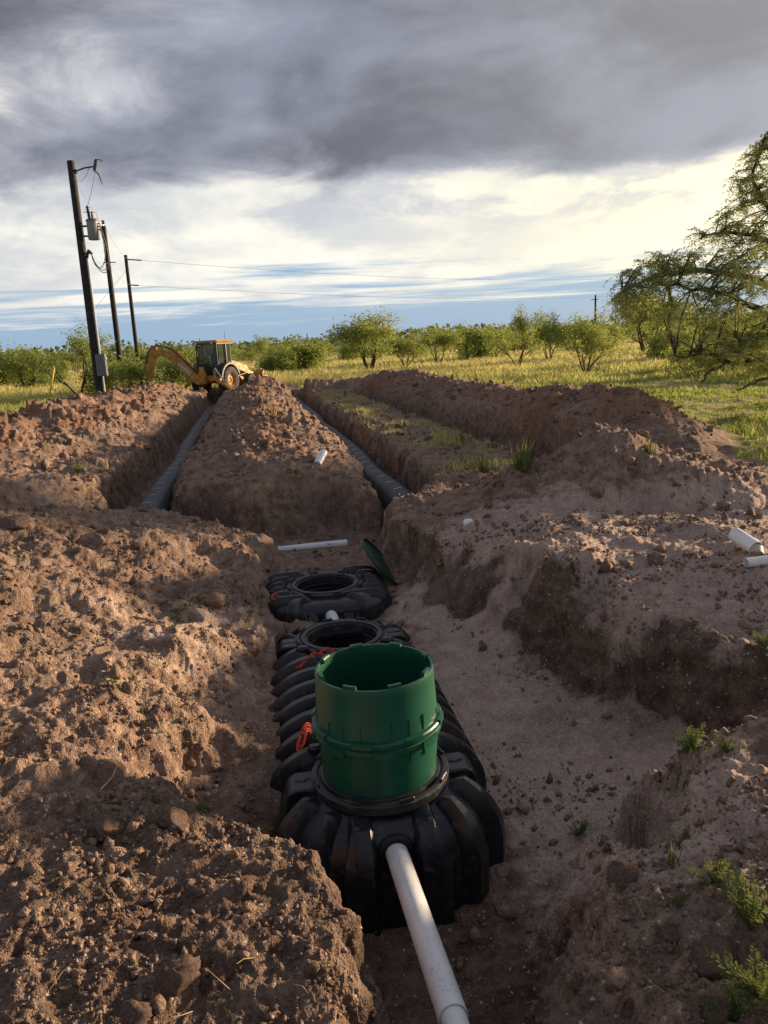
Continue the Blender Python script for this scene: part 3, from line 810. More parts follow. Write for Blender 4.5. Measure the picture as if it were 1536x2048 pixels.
def big_tank():
    root = empty('septic_tank', (T1C[0], T1C[1], TOPZ), TANK_TH)
    tag(root, 'long black ribbed plastic tank with two manholes, one carrying the green riser', 'tank')
    sh = TankShape(T1HL, T1HW, T1R); H = 1.045
    sh.body((-H, H), .29).build('tank_body', 'tank', root, angle=40)
    for hy in (-H, H):
        manhole(root, hy)
        for sd_ in (-1, 1): pad(root, hy, sd_, 'INLET' if hy < 0 else 'OUTLET')
        e = -1 if hy < 0 else 1
        for a in (24, 46, 66, 114, 134, 156):                     # ribs fanning round the end
            P = sh.path(0, hy, rad(a) * e, .39); sh.rib(P, .045, .105 if a not in (66, 114) else .08, .075).build('rib', 'tank', root, angle=35)
        socket(root, sh, e)
    for i, yy in enumerate(np.linspace(-.78, .78, 8)):            # straight ribs between the manholes
        for sx in (-1, 1):
            r0 = .17 if abs(yy) < .66 else .30
            P = sh.path(0, yy, 0 if sx > 0 else math.pi, r0)
            rb = sh.rib(P, .075, .095, .078).build('rib', 'tank', root, angle=35)
            MB().box((sx * (r0 + .035), yy, .052), (.10, .055, .045), bev=.014).build('lug', 'tank', rb, angle=40)
    MB().box((0, 0, .008), (.12, 1.25, .03), bev=.008).build('spine', 'tank', root)
    rope_loop(root, [(-.20, .60, .05), (-.26, .56, .085), (-.33, .52, .05), (-.37, .49, .02), (-.40, .46, .03), (-.36, .43, .05)])
    rope_loop(root, [(-.10, .62, .06), (-.16, .60, .10), (-.22, .57, .07), (-.19, .53, .075)])
    rope_loop(root, [(-.34, -.60, .05), (-.37, -.62, .12), (-.41, -.66, .10), (-.45, -.72, .02), (-.41, -.72, .05), (-.38, -.67, .11), (-.35, -.63, .06)])
    return root


def small_tank():
    root = empty('pump_tank', (T2C[0], T2C[1], TOPZ), TANK_TH)
    tag(root, 'short black ribbed plastic tank with one open manhole beside the leaning green lid', 'tank')
    sh = TankShape(T2HL, T2HW, T2R, sh=.11, drop=.09)
    sh.body((0,), .29).build('tank_body', 'tank', root, angle=40)
    manhole(root, 0)
    for sx in (-1, 1):
        for yy in (-.40, -.235, -.075, .085, .245, .41):
            r0 = math.sqrt(max(.40 ** 2 - yy * yy, .16 ** 2)) if abs(yy) < .4 else .17
            P = sh.path(0, yy, 0 if sx > 0 else math.pi, r0); sh.rib(P, .045, .055, .065).build('rib', 'tank', root, angle=35)
    for e in (-1, 1):
        for a in (58, 122):
            P = sh.path(0, 0, rad(a) * e, .42); sh.rib(P, .06, .13, .05).build('rib', 'tank', root, angle=35)
        socket(root, sh, e)
    rope_loop(root, [(-.46, -.36, .04), (-.50, -.38, .08), (-.54, -.42, .06), (-.50, -.43, .05)])
    return root


big_tank(); small_tank()


def tank_pt(c, x, y, z):
    ca, sa = math.cos(TANK_TH), math.sin(TANK_TH)
    return (c[0] + ca * x - sa * y, c[1] + sa * x + ca * y, TOPZ + z)


# green riser: two stacked sections
def riser_section(z0, h, rb, rt, label, upper):
    c = tank_pt(T1C, 0, -1.045, 0); root = empty('riser_section', (c[0], c[1], z0), TANK_TH)
    tag(root, label, 'riser')
    w = .012
    prof = [(rb, 0), (rb, .012), (rb - .002, .02), (rt + .004, h - .04), (rt + .004, h - .012), (rt + .001, h), (rt - .010, h), (rt - w, h - .01), (rt - w, h - .05), (rb - w, 0)]
    MB().lathe(prof, 96, closed=True).build('riser_wall', 'green', root, angle=35)
    if upper:
        fl = MB().lathe([(rb - .004, -.004), (rb + .018, -.006), (rb + .022, .018), (rb + .016, .026), (rb - .004, .030)], 96, closed=True).build('flange', 'green', root, angle=35)
        for j in range(8):
            a = 2 * math.pi * (j + .35) / 8
            MB().lathe([(rb + .012, .004), (rb + .030, .004), (rb + .030, .030), (rb + .012, .034)], 7, closed=True, a0=a, a1=a + .30).build('clamp_tab', 'green', fl, angle=35)
        for j in range(8):
            a = 2 * math.pi * (j + .12) / 8
            m = MB().lathe([(rt - w - .018, h - .012), (rt - w + .004, h - .012), (rt - w + .004, h + .016), (rt - w - .012, h + .016), (rt - w - .018, h + .008)], 6, closed=True, a0=a, a1=a + .24)
            m.build('locking_lug', 'green', root, angle=35)
        for j in range(64):
            if (j * 7) % 11 < 3:
                a = 2 * math.pi * j / 64; hh = .045 + .02 * ((j * 5) % 3)
                q = rb - .004
                MB().box((math.cos(a) * q, math.sin(a) * q, .035 + hh / 2), (.009, .005, hh), Matrix.Rotation(a, 3, 'Z')).build('grip_rib', 'green', root)
    else:
        fl = MB().lathe([(rt - .004, h - .034), (rt + .018, h - .040), (rt + .024, h - .034), (rt + .024, h - .012), (rt + .018, h - .007), (rt - .002, h - .007)], 96, closed=True).build('flange', 'green', root, angle=35)
        for j in range(8):
            a = 2 * math.pi * (j + .75) / 8
            MB().lathe([(rt + .016, h - .05), (rt + .034, h - .05), (rt + .034, h - .012), (rt + .016, h - .008)], 7, closed=True, a0=a, a1=a + .34).build('clamp_tab', 'green', fl, angle=35)
        for j in range(64):
            if (j * 5) % 13 < 3:
                a = 2 * math.pi * j / 64; hh = .05
                MB().box((math.cos(a) * (rt + .003), math.sin(a) * (rt + .003), h - .05 - hh / 2), (.009, .005, hh), Matrix.Rotation(a, 3, 'Z')).build('grip_rib', 'green', root)
    return root


riser_section(TOPZ + .043, .285, .318, .330, 'lower green plastic riser section standing on the black tank', False)
riser_section(TOPZ + .335, .305, .336, .318, 'upper open-topped green riser section stacked on the lower one', True)


# green lid leaning on the far tank
def green_lid():
    a = Vector((.155, 7.70, -.63)); b = Vector((-.27, 8.05, -.09))       # foot and top of the leaning disc
    up = (b - a).normalized(); c = (a + b) / 2; R = .335
    side = Vector((.10, .96, -.16)); side = (side - up * side.dot(up)).normalized(); n = up.cross(side)
    if n.x > 0: n = -n
    root = empty('manhole_lid'); root.matrix_world = Matrix.Translation(c) @ Matrix((side, up, n)).transposed().to_4x4()
    tag(root, 'dark green round lid leaning on edge against the short black tank', 'lid')
    MB().lathe([(.0, .012), (.29, .010), (.315, .016), (.330, .010), (R, -.004), (R, -.030), (R - .012, -.030), (R - .016, -.008), (0, -.008)], 64).build('lid_disc', 'green_lid', root, angle=35)
    for j in range(12):
        t = 2 * math.pi * j / 12
        MB().box((math.cos(t) * .17, math.sin(t) * .17, .014), (.20, .012, .010), Matrix.Rotation(t, 3, 'Z'), bev=.003).build('lid_rib', 'green_lid', root)


green_lid()


# ------------------------------------------------------------------ white plastic pipes
def pvc(name, a, b, r, label, cat='pipe', group=None, bell=False, wall=.005, n=1):
    root = empty(name, a); A = Vector((0, 0, 0)); B = Vector(b) - Vector(a)
    o = MB().pipe(A, B, r, wall, n=n).build('pipe_wall', 'pvc', root, angle=40)
    if bell:
        d = B.normalized(); MB().pipe(A, A + d * .13, r + .008, .006).build('bell_end', 'pvc', root, angle=40)
    return tag(root, label, cat, group)


def build_pvc():
    e = tank_pt(T1C, .0, -T1HL + .06, -.17); near = (.152, 2.36, -.505)
    pvc('inlet_pipe', (near[0], near[1], near[2]), e, .057, 'long white pipe running from the front trench into the big black tank', n=8)
    d = (Vector(e) - Vector(near)).normalized()
    pvc('pipe_stub', Vector(near) - d * .55 + Vector((0, 0, -.010)), Vector(near) + d * .035, .0495, 'narrower white pipe pushed into the open end of the inlet pipe')
    a = tank_pt(T1C, 0, T1HL - .06, -.12); b = tank_pt(T2C, 0, -T2HL + .06, -.11)
    pvc('connecting_pipe', a, b, .057, 'short white pipe linking the two black tanks')
    pvc('header_pipe', (-1.78, 9.62, gz(-1.3, 9.6) - .01), (-.50, 9.75, gz(-.52, 9.74) + .01), .050, 'half buried white pipe lying across the trench behind the short tank')
    x, y = -.94, 11.75; z = gz(x, y)
    pvc('pipe_offcut', (x - .03, y - .14, z + .015), (x + .06, y + .13, z + .16), .062, 'short white pipe offcut lying on the brown mound between the trenches')
    x, y = 2.93, 6.0; z = gz(x, y)
    o = pvc('pipe_elbow', (x - .01, y - .12, z + .05), (x - .07, y + .12, z + .11), .060, 'cut white pipe fitting with a dirty brown inside on the right bank')
    MB().pipe((.0, .0, .0), (-.02, -.05, -.035), .0525, .004).build('brown_liner', 'pvc_in', o, angle=40)
    x, y = 2.72, 5.62
    pvc('loose_pipe', (x, y, gz(x, y) + .045), (x + 1.3, y + .10, gz(x + 1.2, y + .1) + .05), .036, 'thin white pipe lying on the ground at the right bank')
    # small white square cap on the plateau
    x, y = .86, 7.75; z = gz(x, y)
    c = empty('plastic_box', (x, y, z + .03), .5); c.rotation_euler = (.5, .2, .5)
    MB().box((0, 0, 0), (.10, .075, .06), bev=.012).build('box_shell', 'pvc', c); MB().box((0, 0, .034), (.07, .05, .012), bev=.004).build('box_rim', 'pvc', c)
    tag(c, 'small square white plastic box dropped on the bare soil bank', 'box')


build_pvc()


def corrugated(name, f, y0, y1, label, zc=-.46, R=.245):
    """Black corrugated drain pipe bedded in a trench, with white print along its crown."""
    root = empty(name, (f(y0), y0, zc)); d = Vector((f(y1) - f(y0), y1 - y0, 0)); L = d.length; d.normalize(); s = Vector((d.y, -d.x, 0))
    pitch = .068; n = int(L / pitch); seg = 26
    t = []; r = []
    for i in range(n):
        for u, q in ((0, 0), (.16, 0), (.34, 1), (.66, 1), (.84, 0)): t.append((i + u) * pitch); r.append(R - .028 + .028 * q)
    t = np.array(t); r = np.array(r)
    wob = .03 * np.sin(t * .55 + y0) + .02 * np.sin(t * 1.3); wz = .015 * np.sin(t * .8 + 1)
    ph = 2 * np.pi * np.arange(seg) / seg
    V = (np.outer(t, np.array(d))[:, None, :] + (wob[:, None, None] + (r[:, None] * np.cos(ph))[..., None]) * np.array(s) + (wz[:, None] + r[:, None] * np.sin(ph))[..., None] * np.array((0, 0, 1)))
    m = len(t); idx = np.arange(m * seg).reshape(m, seg); nx = np.roll(idx, -1, 1)
    Q = np.stack([idx[:-1], idx[1:], nx[1:], nx[:-1]], -1).reshape(-1, 4)
    me = np_mesh('corrugated_wall', V.reshape(-1, 3), Q); o = link_mesh('corrugated_wall', me, 'corr', root, smooth=True)
    me.set_sharp_from_angle(angle=rad(50))
    k = .45
    rg = random.Random(int(y0 * 10))
    while k < L - .3:                                            # white dashes printed along the crown
        w_ = .03 * math.sin(k * .55 + y0) + .02 * math.sin(k * 1.3); z_ = .015 * math.sin(k * .8 + 1)
        mb = MB()
        for a0 in (rad(96 + rg.uniform(-3, 3)),):
            vs = []
            for u in (-.012, .012):
                for j in range(6):
                    a = a0 - rad(30) * (j / 5 - .5); p = d * (k + u) + s * (w_ + (R + .004) * math.cos(a)); vs.append((p.x, p.y, z_ + (R + .004) * math.sin(a)))
            mb.add(vs, [(j, j + 1, 7 + j, 6 + j) for j in range(5)])
        mb.build('print_mark', 'print', root)
        k += .62
    return tag(root, label, 'drain pipe')


corrugated('drain_pipe', pipe_l, 10.85, 31.5, 'black corrugated drain pipe in the trench leading to the backhoe')
corrugated('drain_pipe', pipe_r, 10.3, 34.5, 'black corrugated drain pipe in the trench beside the grassy strip')

# ------------------------------------------------------------------ power poles, wires, stakes
def px_ray(px, py):
    """Direction seen through a point of the 1536 x 2048 photograph (used only to survey where things stand)."""
    return (cam.matrix_world.to_3x3() @ Vector(((px - 768) / 1547, (1024 - py) / 1547, -1)))


def survey(px, py, dist):
    d = px_ray(px, py); return Vector((0, 0, CAM_H)) + d * (dist / d.y)


def on_ground(px, py, z=0.0):
    d = px_ray(px, py); return Vector((0, 0, CAM_H)) + d * ((z - CAM_H) / d.z)


def sag(a, b, s, n=14):
    a, b = Vector(a), Vector(b); return [a.lerp(b, i / n) - Vector((0, 0, s * 4 * (i / n) * (1 - i / n))) for i in range(n + 1)]


def pole(pt, top, label, r0=.175, r1=.125, group=None):
    root = empty('utility_pole', (pt.x, pt.y, gz(pt.x, pt.y) - .3)); h = top - root.location.z
    MB().tube([(0, 0, h * i / 6) for i in range(7)], [r0 + (r1 - r0) * i / 6 for i in range(7)], 16).build('pole_shaft', 'pole', root, angle=40)
    return tag(root, label, 'utility pole', group), h


P1 = survey(141, 322, 34.7); P2 = survey(207, 452, 51.5); P3 = survey(251, 510, 66.0)
PX = survey(1342, 549, 116.0); PF = survey(1191, 590, 181.0)
pl1, h1 = pole(P1, P1.z, 'dark wooden pole carrying the grey transformer and a meter box', .20, .15)
pl2, h2 = pole(P2, P2.z, 'dark wooden pole with an insulator on its top behind the transformer pole', .19, .14)
pl3, h3 = pole(P3, P3.z, 'dark wooden pole where two lines turn off over the field', .18, .13)
plx, hx = pole(PX, PX.z, 'dark wooden pole hidden behind the big leaning mesquite')
plf, hf = pole(PF, PF.z, 'far dark pole rising above the trees with a short crossarm', .26, .2)
MB().box((-.2, 0, hf - 1.0), (1.6, .14, .14)).build('crossarm', 'pole', plf)
for px, py, dist, nm in ((82, 703, 260, 'thin distant pole with another pole behind it'), (88, 699, 300, 'thinnest distant pole above the far woods'), (614, 667, 300, 'lone thin pole on the skyline behind the trees')):
    pp = survey(px, py, dist); pole(pp, pp.z, nm, .22, .17)


def L1(x, z, y=0.0): return (x, y, z)


def dress_poles():
    # transformer pole: local z measured from the pole's foot
    t = h1
    arm = MB(); arm.tube([(.12, 0, t - .42), (.55, -.02, t - .30), (1.02, -.05, t - .27)], .032, 8); arm.build('arm', 'dkmetal', pl1)
    MB().box((.15, 0, t - .42), (.12, .10, .16)).build('bracket', 'dkmetal', pl1)
    c = empty('fuse_cutout', (P1.x + .98, P1.y - .05, P1.z - .27))
    MB().tube([(.10, 0, .28), (.05, 0, .10), (-.03, 0, -.18)], [.05, .062, .05], 10).build('fuse_body', 'porcelain', c)
    for i in range(4): MB().lathe([(.05, -.012), (.085, 0), (.05, .012)], 12, (.075 - i * .03, 0, .2 - i * .1)).build('shed', 'porcelain', c)
    MB().tube([(.11, 0, .27), (.26, 0, .24), (.36, -.02, .17)], .018, 6).build('clamp', 'dkmetal', c)
    MB().tube([(-.02, 0, -.18), (.08, 0, -.25), (.14, 0, -.34), (.24, 0, -.72)], [.02, .03, .028, .018], 6).build('fuse_door', 'dkmetal', c)
    tag(c, 'hanging dark fuse cutout at the end of the transformer pole arm', 'fuse')
    # transformer
    k = empty('transformer', (P1.x + .62, P1.y - .10, P1.z - 2.75))
    MB().lathe([(0, -.42), (.22, -.42), (.245, -.38), (.245, .32), (.262, .33), (.262, .37), (.18, .43), (0, .45)], 28).build('tank_can', 'trafo', k, angle=35)
    MB().lathe([(.0, .36), (.268, .36), (.268, .335), (.25, .335)], 28).build('lid_band', 'dkmetal', k)
    b = MB().tube([(-.10, 0, .40), (-.14, 0, .95)], [.055, .045], 12).build('bushing', 'porcelain', k)
    for i in range(6): MB().lathe([(.05, -.015), (.095, 0), (.05, .015)], 14, (-.105 - i * .006, 0, .50 + i * .075)).build('shed', 'porcelain', b)
    MB().tube([(.02, .02, .40), (.02, .02, .72)], [.05, .035], 10).build('arrester', 'dkmetal', k)
    for z in (-.25, .15): MB().box((-.36, .02, z), (.28, .07, .07)).build('mount', 'dkmetal', k)
    for z in (-.02, .10, .22): MB().tube([(.235, -.03, z), (.30, -.04, z)], .025, 8).build('terminal', 'dkmetal', k)
    MB().tube([(-.34, 0, .70), (.22, 0, .68), (.24, 0, .25)], .011, 6).build('ground_lead', 'wire', k)
    tag(k, 'grey can transformer bolted to the nearest dark pole', 'transformer')
    # conduit, weatherhead, meter box
    MB().tube([(.21, -.06, .4), (.20, -.06, t - 3.9)], .048, 10).build('conduit', 'conduit', pl1)
    MB().tube([(.20, -.06, t - 3.9), (.21, -.07, t - 3.75), (.32, -.12, t - 3.62), (.45, -.15, t - 3.72)], [.05, .07, .085, .06], 10).build('weatherhead', 'dkmetal', pl1, smooth=True)
    bx = MB().box((.28, -.20, 2.0), (.42, .22, .95), bev=.02).build('meter_box', 'meterbox', pl1)
    MB().lathe([(0, .09), (.07, .07), (.085, 0)], 18, (.48, -.24, 2.25)).build('meter_glass', 'conduit', bx, smooth=True)
    for z in (.9, 4.2, 6.6): MB().box((.19, -.05, z), (.14, .12, .04)).build('strap', 'steel', pl1)
    # drip loops
    w0 = Vector((.43, -.15, t - 3.72))
    for i, (dz, dx) in enumerate(((-.85, .55), (-1.05, .62), (-1.25, .48))):
        e = Vector((.92, -.14, t - 2.75 + (-.02, .10, .22)[i]))
        m = Vector((dx + .15 * i, -.16, t - 3.7 + dz * .8)); pts = []
        for j in range(17):
            u = j / 16; pts.append((1 - u) ** 3 * w0 + 3 * u * (1 - u) ** 2 * (m + Vector((-.1, 0, -.35))) + 3 * u * u * (1 - u) * (m + Vector((.75, 0, -.1))) + u ** 3 * e)
        MB().tube(pts, .016, 6).build('service_wire', 'wire', pl1)
    MB().tube(sag((.98, -.05, t - .45), (.48, -.1, t - 1.85), .1), .010, 5).build('lead', 'wire', pl1)
    MB().tube(sag((.75, -.03, t - .30), (.22, 0, t - .80), .15), .009, 5).build('lead', 'wire', pl1)
    # other poles
    MB().tube([(0, 0, h2), (0, 0, h2 + .25)], .03, 8).build('pin', 'steel', pl2)
    MB().lathe([(.03, .1), (.10, .12), (.06, .2), (.12, .24), (.07, .34), (0, .36)], 14, (0, 0, h2)).build('insulator', 'porcelain', pl2, smooth=True)
    MB().tube([(-.3, 0, h2 - 2.2), (.5, 0, h2 - 2.2)], .03, 6).build('bolt', 'dkmetal', pl2)
    MB().tube([(.1, 0, h3 - .35), (1.1, .5, h3 - .42)], .05, 6).build('insulator', 'porcelain', pl3)
    MB().tube([(.1, 0, h3 - 2.35), (.7, .3, h3 - 2.4)], .05, 6).build('insulator', 'porcelain', pl3)

    def wire(a, b, s, label, r=.009, m='wire', n=20):
        a, b = Vector(a), Vector(b); MBo = MB().tube([p - a for p in sag(a, b, s, n)], r, 5)
        o = MBo.build('power_line', m); o.location = a; tag(o, label, 'wire', None)
    wire((P3.x + 1.1, P3.y + .5, P3.z - .42), (PX.x, PX.y, PX.z - .2), 1.0, 'upper thin line crossing the sky from the farthest of the three poles', .013, 'wire_lt')
    wire((P3.x + .7, P3.y + .3, P3.z - 2.4), (PX.x, PX.y, PX.z - 2.6), .9, 'lower thin line crossing the sky from the farthest of the three poles', .013, 'wire_lt')
    wire((PX.x, PX.y, PX.z - .2), (PF.x, PF.y, PF.z - .2), .9, 'thin line running on from the hidden pole to the far pole', .014, 'wire_lt')
    wire((P1.x + .15, P1.y, P1.z - .80), (P2.x, P2.y, P2.z + .2), .25, 'thin wire from the transformer pole top to the insulator pole', .008, 'wire_lt')
    wire((P2.x, P2.y, P2.z + .2), (P3.x, P3.y, P3.z - .3), .25, 'upper thin wire between the insulator pole and the farthest pole', .009, 'wire_lt')
    wire((P2.x, P2.y, P2.z - 2.2), (P3.x, P3.y, P3.z - 2.3), .25, 'lower thin wire between the insulator pole and the farthest pole', .009, 'wire_lt')
    wire((P1.x + .2, P1.y, P1.z - 3.5), (P2.x, P2.y, P2.z - 2.2), .3, 'thin neutral wire below the transformer to the next pole', .008, 'wire_lt')
    g = on_ground(60, 770)
    wire((P3.x, P3.y, P3.z - 1.1), (P3.x - 7.5, P3.y - 4.0, 0), .0, 'slanting guy wire stretched down from the farthest pole', .011, 'wire_lt')


dress_poles()


def stakes():
    a = survey(91, 766, 39.0); b = survey(110, 737, 39.6)
    o = empty('guy_marker', (a.x, a.y, gz(a.x, a.y))); d = Vector((b.x - a.x, .5, b.z - o.location.z))
    MB().tube([(0, 0, 0), d], .045, 10).build('marker_tube', 'yelbright', o, smooth=True)
    MB().tube([d * .98, d * 1.06], .02, 8).build('anchor_rod', 'steel', o); tag(o, 'slanting yellow guy wire marker standing in the grass', 'marker')
    p = survey(115, 808, 27.5); z = gz(p.x, p.y)
    o = empty('survey_stake', (p.x, p.y, z - .05), .4)
    MB().box((0, 0, .32), (.06, .035, .64), bev=.004).build('stake_shaft', 'wood', o); MB().box((0, 0, .67), (.05, .03, .06), taper=.3).build('stake_tip', 'wood', o)
    tag(o, 'short wooden stake standing in the grass behind the left spoil bank', 'stake')


stakes()


# ------------------------------------------------------------------ backhoe loader (x forward, y left, z up; origin under the rear axle)
def backhoe():
    HD = rad(67)                                                 # heading of the machine's nose, from +X
    root = empty('backhoe_loader', (-8.55, 41.6, -.17), HD)
    tag(root, 'yellow backhoe loader with its boom swung out at the end of the left trench', 'backhoe')
    I = Matrix.Identity(3)

    def wheel(x, y, R, W, lugs):
        w = MB().lathe([(R * .5, -W * .40), (R * .62, -W * .48), (R * .88, -W * .5), (R * .96, -W * .42), (R * .97, W * .42), (R * .88, W * .5), (R * .62, W * .48), (R * .5, W * .40)], 40, closed=True)
        for i in range(lugs):
            for s in (-1, 1):
                a = 2 * math.pi * (i + (.5 if s > 0 else 0)) / lugs
                w.box((math.cos(a) * R * .97, math.sin(a) * R * .97, s * W * .24), (R * .07, R * .10, W * .46), Matrix.Rotation(a, 3, 'Z') @ Matrix.Rotation(rad(32 * s), 3, 'X'))
        q = empty('wheel', (x, y, R)); q.parent = root; q.rotation_euler = (rad(90), 0, 0)
        w.build('tyre', 'tyre', q, angle=40)
        rm = MB()
        for s in (-1, 1): rm.lathe([(0, s * W * .10), (R * .16, s * W * .12), (R * .2, s * W * .2), (R * .40, s * W * .16), (R * .48, s * W * .36), (R * .54, s * W * .42)], 28)
        rm.build('rim', 'yellow', q, angle=35)
        for j in range(8):
            a = 2 * math.pi * j / 8
            for s in (-1, 1): MB().box((math.cos(a) * R * .17, math.sin(a) * R * .17, s * W * .2), (.035, .035, .05)).build('wheel_bolt', 'dkmetal', q)
    for y in (-.86, .86): wheel(0, y, .70, .46, 16); wheel(2.12, y * .98, .46, .30, 14)
    MB().box((.95, 0, .78), (3.3, .72, .36), bev=.04).build('chassis', 'yellow', root)
    MB().box((2.1, 0, .50), (.25, 1.5, .2), bev=.03).build('front_axle', 'yellow', root); MB().box((0, 0, .70), (.34, 1.35, .34), bev=.05).build('rear_axle', 'dkmetal', root)
    # bonnet, sloping to the front
    hd = MB(); pr = [(.72, .95), (.72, 1.72), (1.3, 1.66), (2.55, 1.36), (2.62, 1.25), (2.62, .95)]
    hd.prism(pr, .92, Matrix(((1, 0, 0), (0, 0, 1), (0, 1, 0)))); h = hd.build('bonnet', 'yellow', root)
    bv = h.modifiers.new('edge', 'BEVEL'); bv.width = .05; bv.segments = 2
    for i in range(5): MB().box((2.63, 0, 1.0 + i * .06), (.02, .7, .03)).build('grille_bar', 'cabblack', h)
    MB().tube([(1.75, .22, 1.4), (1.75, .22, 2.1), (1.70, .22, 2.2)], .045, 10).build('exhaust', 'dkmetal', root)
    # cab
    cb = empty('cab', (0, 0, 0)); cb.parent = root
    posts = [(-.52, .62), (-.52, -.62), (.18, .70), (.18, -.70), (.70, .60), (.70, -.60)]
    for x, y in posts: MB().box((x + (.03 if x > .5 else 0), y, 1.90), (.075, .075, 1.42), bev=.012).build('cab_post', 'cabblack', cb)
    rf = MB().box((.10, 0, 2.68), (1.62, 1.58, .15), taper=.92, bev=.05).build('roof', 'yellow', cb)
    MB().box((.10, 0, 2.585), (1.5, 1.46, .06)).build('roof_lining', 'cabblack', rf)
    for y in (-.5, .5):
        MB().box((-.74, y, 2.60), (.08, .18, .10), bev=.02).build('work_light', 'conduit', rf)
    for (p, q) in (((-.54, -.58), (-.54, .58)), ((.72, -.56), (.72, .56))):
        x = p[0]; MB().box((x, 0, 2.08), (.012, 1.14, .98)).build('window', 'glass', cb)
        MB().box((x, 0, 1.56), (.035, 1.2, .05)).build('window_bar', 'cabblack', cb)
    MB().box((-.545, 0, 1.34), (.012, 1.14, .42)).build('window', 'glass', cb)
    for s in (-1, 1):
        MB().box((-.17, s * .665, 1.95), (.62, .012, 1.16), Matrix.Rotation(rad(-6 * s), 3, 'Z')).build('window', 'glass', cb)
        MB().box((.44, s * .655, 1.90), (.44, .012, 1.3), Matrix.Rotation(rad(10 * s), 3, 'Z')).build('window', 'glass', cb)
        MB().box((.44, s * .66, 1.2), (.46, .04, .3), bev=.02).build('door_panel', 'yellow', cb)
        fd = MB(); pts = [(r * math.cos(rad(a)), .70 + r * math.sin(rad(a))) for r, a in [(.80, t) for t in range(20, 171, 15)]] + [(r * math.cos(rad(a)), .70 + r * math.sin(rad(a))) for r, a in [(.90, t) for t in range(170, 19, -15)]]
        fd.prism(pts, .46, Matrix(((1, 0, 0), (0, 0, 1), (0, 1, 0))) ); f_ = fd.build('fender', 'cabblack', root); f_.location.y = s * .82
    MB().box((.1, 0, 1.02), (1.2, 1.2, .10)).build('cab_floor', 'cabblack', cb)
    st = empty('seat', (0, 0, 0)); st.parent = cb
    MB().box((.0, 0, 1.42), (.48, .50, .14), bev=.05).build('cushion', 'cabblack', st); MB().box((.22, 0, 1.78), (.13, .48, .66), Matrix.Rotation(rad(8), 3, 'Y'), bev=.05).build('seat_back', 'cabblack', st)
    MB().box((.05, 0, 1.2), (.3, .3, .32)).build('seat_base', 'dkmetal', st)
    MB().tube([(.62, 0, 1.2), (.48, 0, 1.62)], .04, 8).build('steering_column', 'dkmetal', cb)
    sw = MB(); sw.tube([(.46 + .03 * math.sin(t), .19 * math.cos(t), 1.64 + .19 * math.sin(t) * .3) for t in np.linspace(0, 2 * math.pi, 19)], .016, 6); sw.build('steering_wheel', 'cabblack', cb)
    for y in (-.16, .16): MB().tube([(-.30, y, 1.05), (-.36, y, 1.62)], .016, 6).build('lever', 'dkmetal', cb)
    MB().tube([(.45, -.55, 2.74), (.45, -.55, 3.15)], .012, 6).build('antenna', 'cabblack', rf)
    MB().tube([(-.3, .5, 2.74), (-.3, .5, 2.9)], .02, 6).build('beacon_stem', 'cabblack', rf)
    # rear frame and stabilisers
    MB().box((-.80, 0, .80), (.30, 1.9, .22), bev=.03).build('rear_frame', 'yellow', root)
    for s in (-1, 1): MB().box((-.80, s * .62, 1.05), (.22, .18, .5), bev=.03).build('rear_upright', 'yellow', root)
    for s in (-1, 1):
        sb = empty('stabiliser', (-.92, s * .62, .80)); sb.parent = root
        MB().tube([(0, 0, 0), (0, s * .55, -.30), (0, s * 1.02, -.68)], [.10, .09, .07], 8).build('stabiliser_leg', 'yellow', sb)
        MB().box((0, s * 1.05, -.74), (.36, .30, .06), bev=.02).build('stabiliser_pad', 'dkmetal', sb)
        MB().tube([(0, s * .05, .55), (0, s * .55, -.12)], .045, 8).build('stabiliser_ram', 'rod', sb)
    # boom assembly, swung to the left: plane direction in world is about -X
    d = Vector((math.cos(rad(178) - HD), math.sin(rad(178) - HD), 0)); n = Vector((-d.y, d.x, 0)); o = Vector((-1.12, 0, 0))
    def PM(): return Matrix(((d.x, 0, n.x, o.x), (d.y, 0, n.y, o.y), (0, 1, 0, 0), (0, 0, 0, 1)))
    T = PM()

    class W:
        def __matmul__(self, v): return (T @ Vector((v[0], v[1], v[2], 1))).to_3d()
    W = W()
    def pt(a, b, c=0.0): return W @ Vector((a, b, c))
    MB().box((-1.12, 0, .86), (.34, .40, .62), bev=.05).build('swing_post', 'yellow', root)
    bm = empty('boom'); bm.parent = root
    outl = [(.0, .62), (.10, .50), (.34, .60), (.80, 1.06), (1.30, 1.62), (1.72, 1.98), (2.08, 2.14), (2.26, 2.22), (2.30, 2.36), (2.16, 2.44), (1.84, 2.40), (1.42, 2.28), (1.02, 1.98), (.62, 1.50), (.20, 1.02), (.02, .80)]
    b_ = MB().prism(outl, .24, W).build('boom_beam', 'yellow', bm); bv = b_.modifiers.new('edge', 'BEVEL'); bv.width = .02; bv.segments = 2
    for s in (-1, 1):
        # lettering on both flanks
        for nm, dz, mt, sz in (('lettering_outline', .002, 'cabblack', .30), ('lettering', .022, 'white', .285)):  # dark outline painted behind the white letters
            tx = link_mesh(nm, text_mesh('DEERE', sz, .003), mt, b_)
            if nm == 'lettering_outline':
                cu = tx.modifiers.new('thick', 'SOLIDIFY'); cu.thickness = .012; cu.offset = 1
            ang = math.atan2(.98, -1.0) if False else math.atan2(1.62 - .98, 1.30 - .70)
            c = pt(.83, 1.38, s * (.121 + dz)); ax = (pt(.83 + .62, 1.38 + .60, 0) - pt(.83, 1.38, 0)).normalized() * (1 if s < 0 else 1)
            nn = (n * s); ax = ax if (Vector((0, 0, 1)).cross(nn)).dot(ax) > 0 else -ax
            up = nn.cross(ax); tx.matrix_local = Matrix.Translation(c) @ Matrix((ax, up, nn)).transposed().to_4x4()
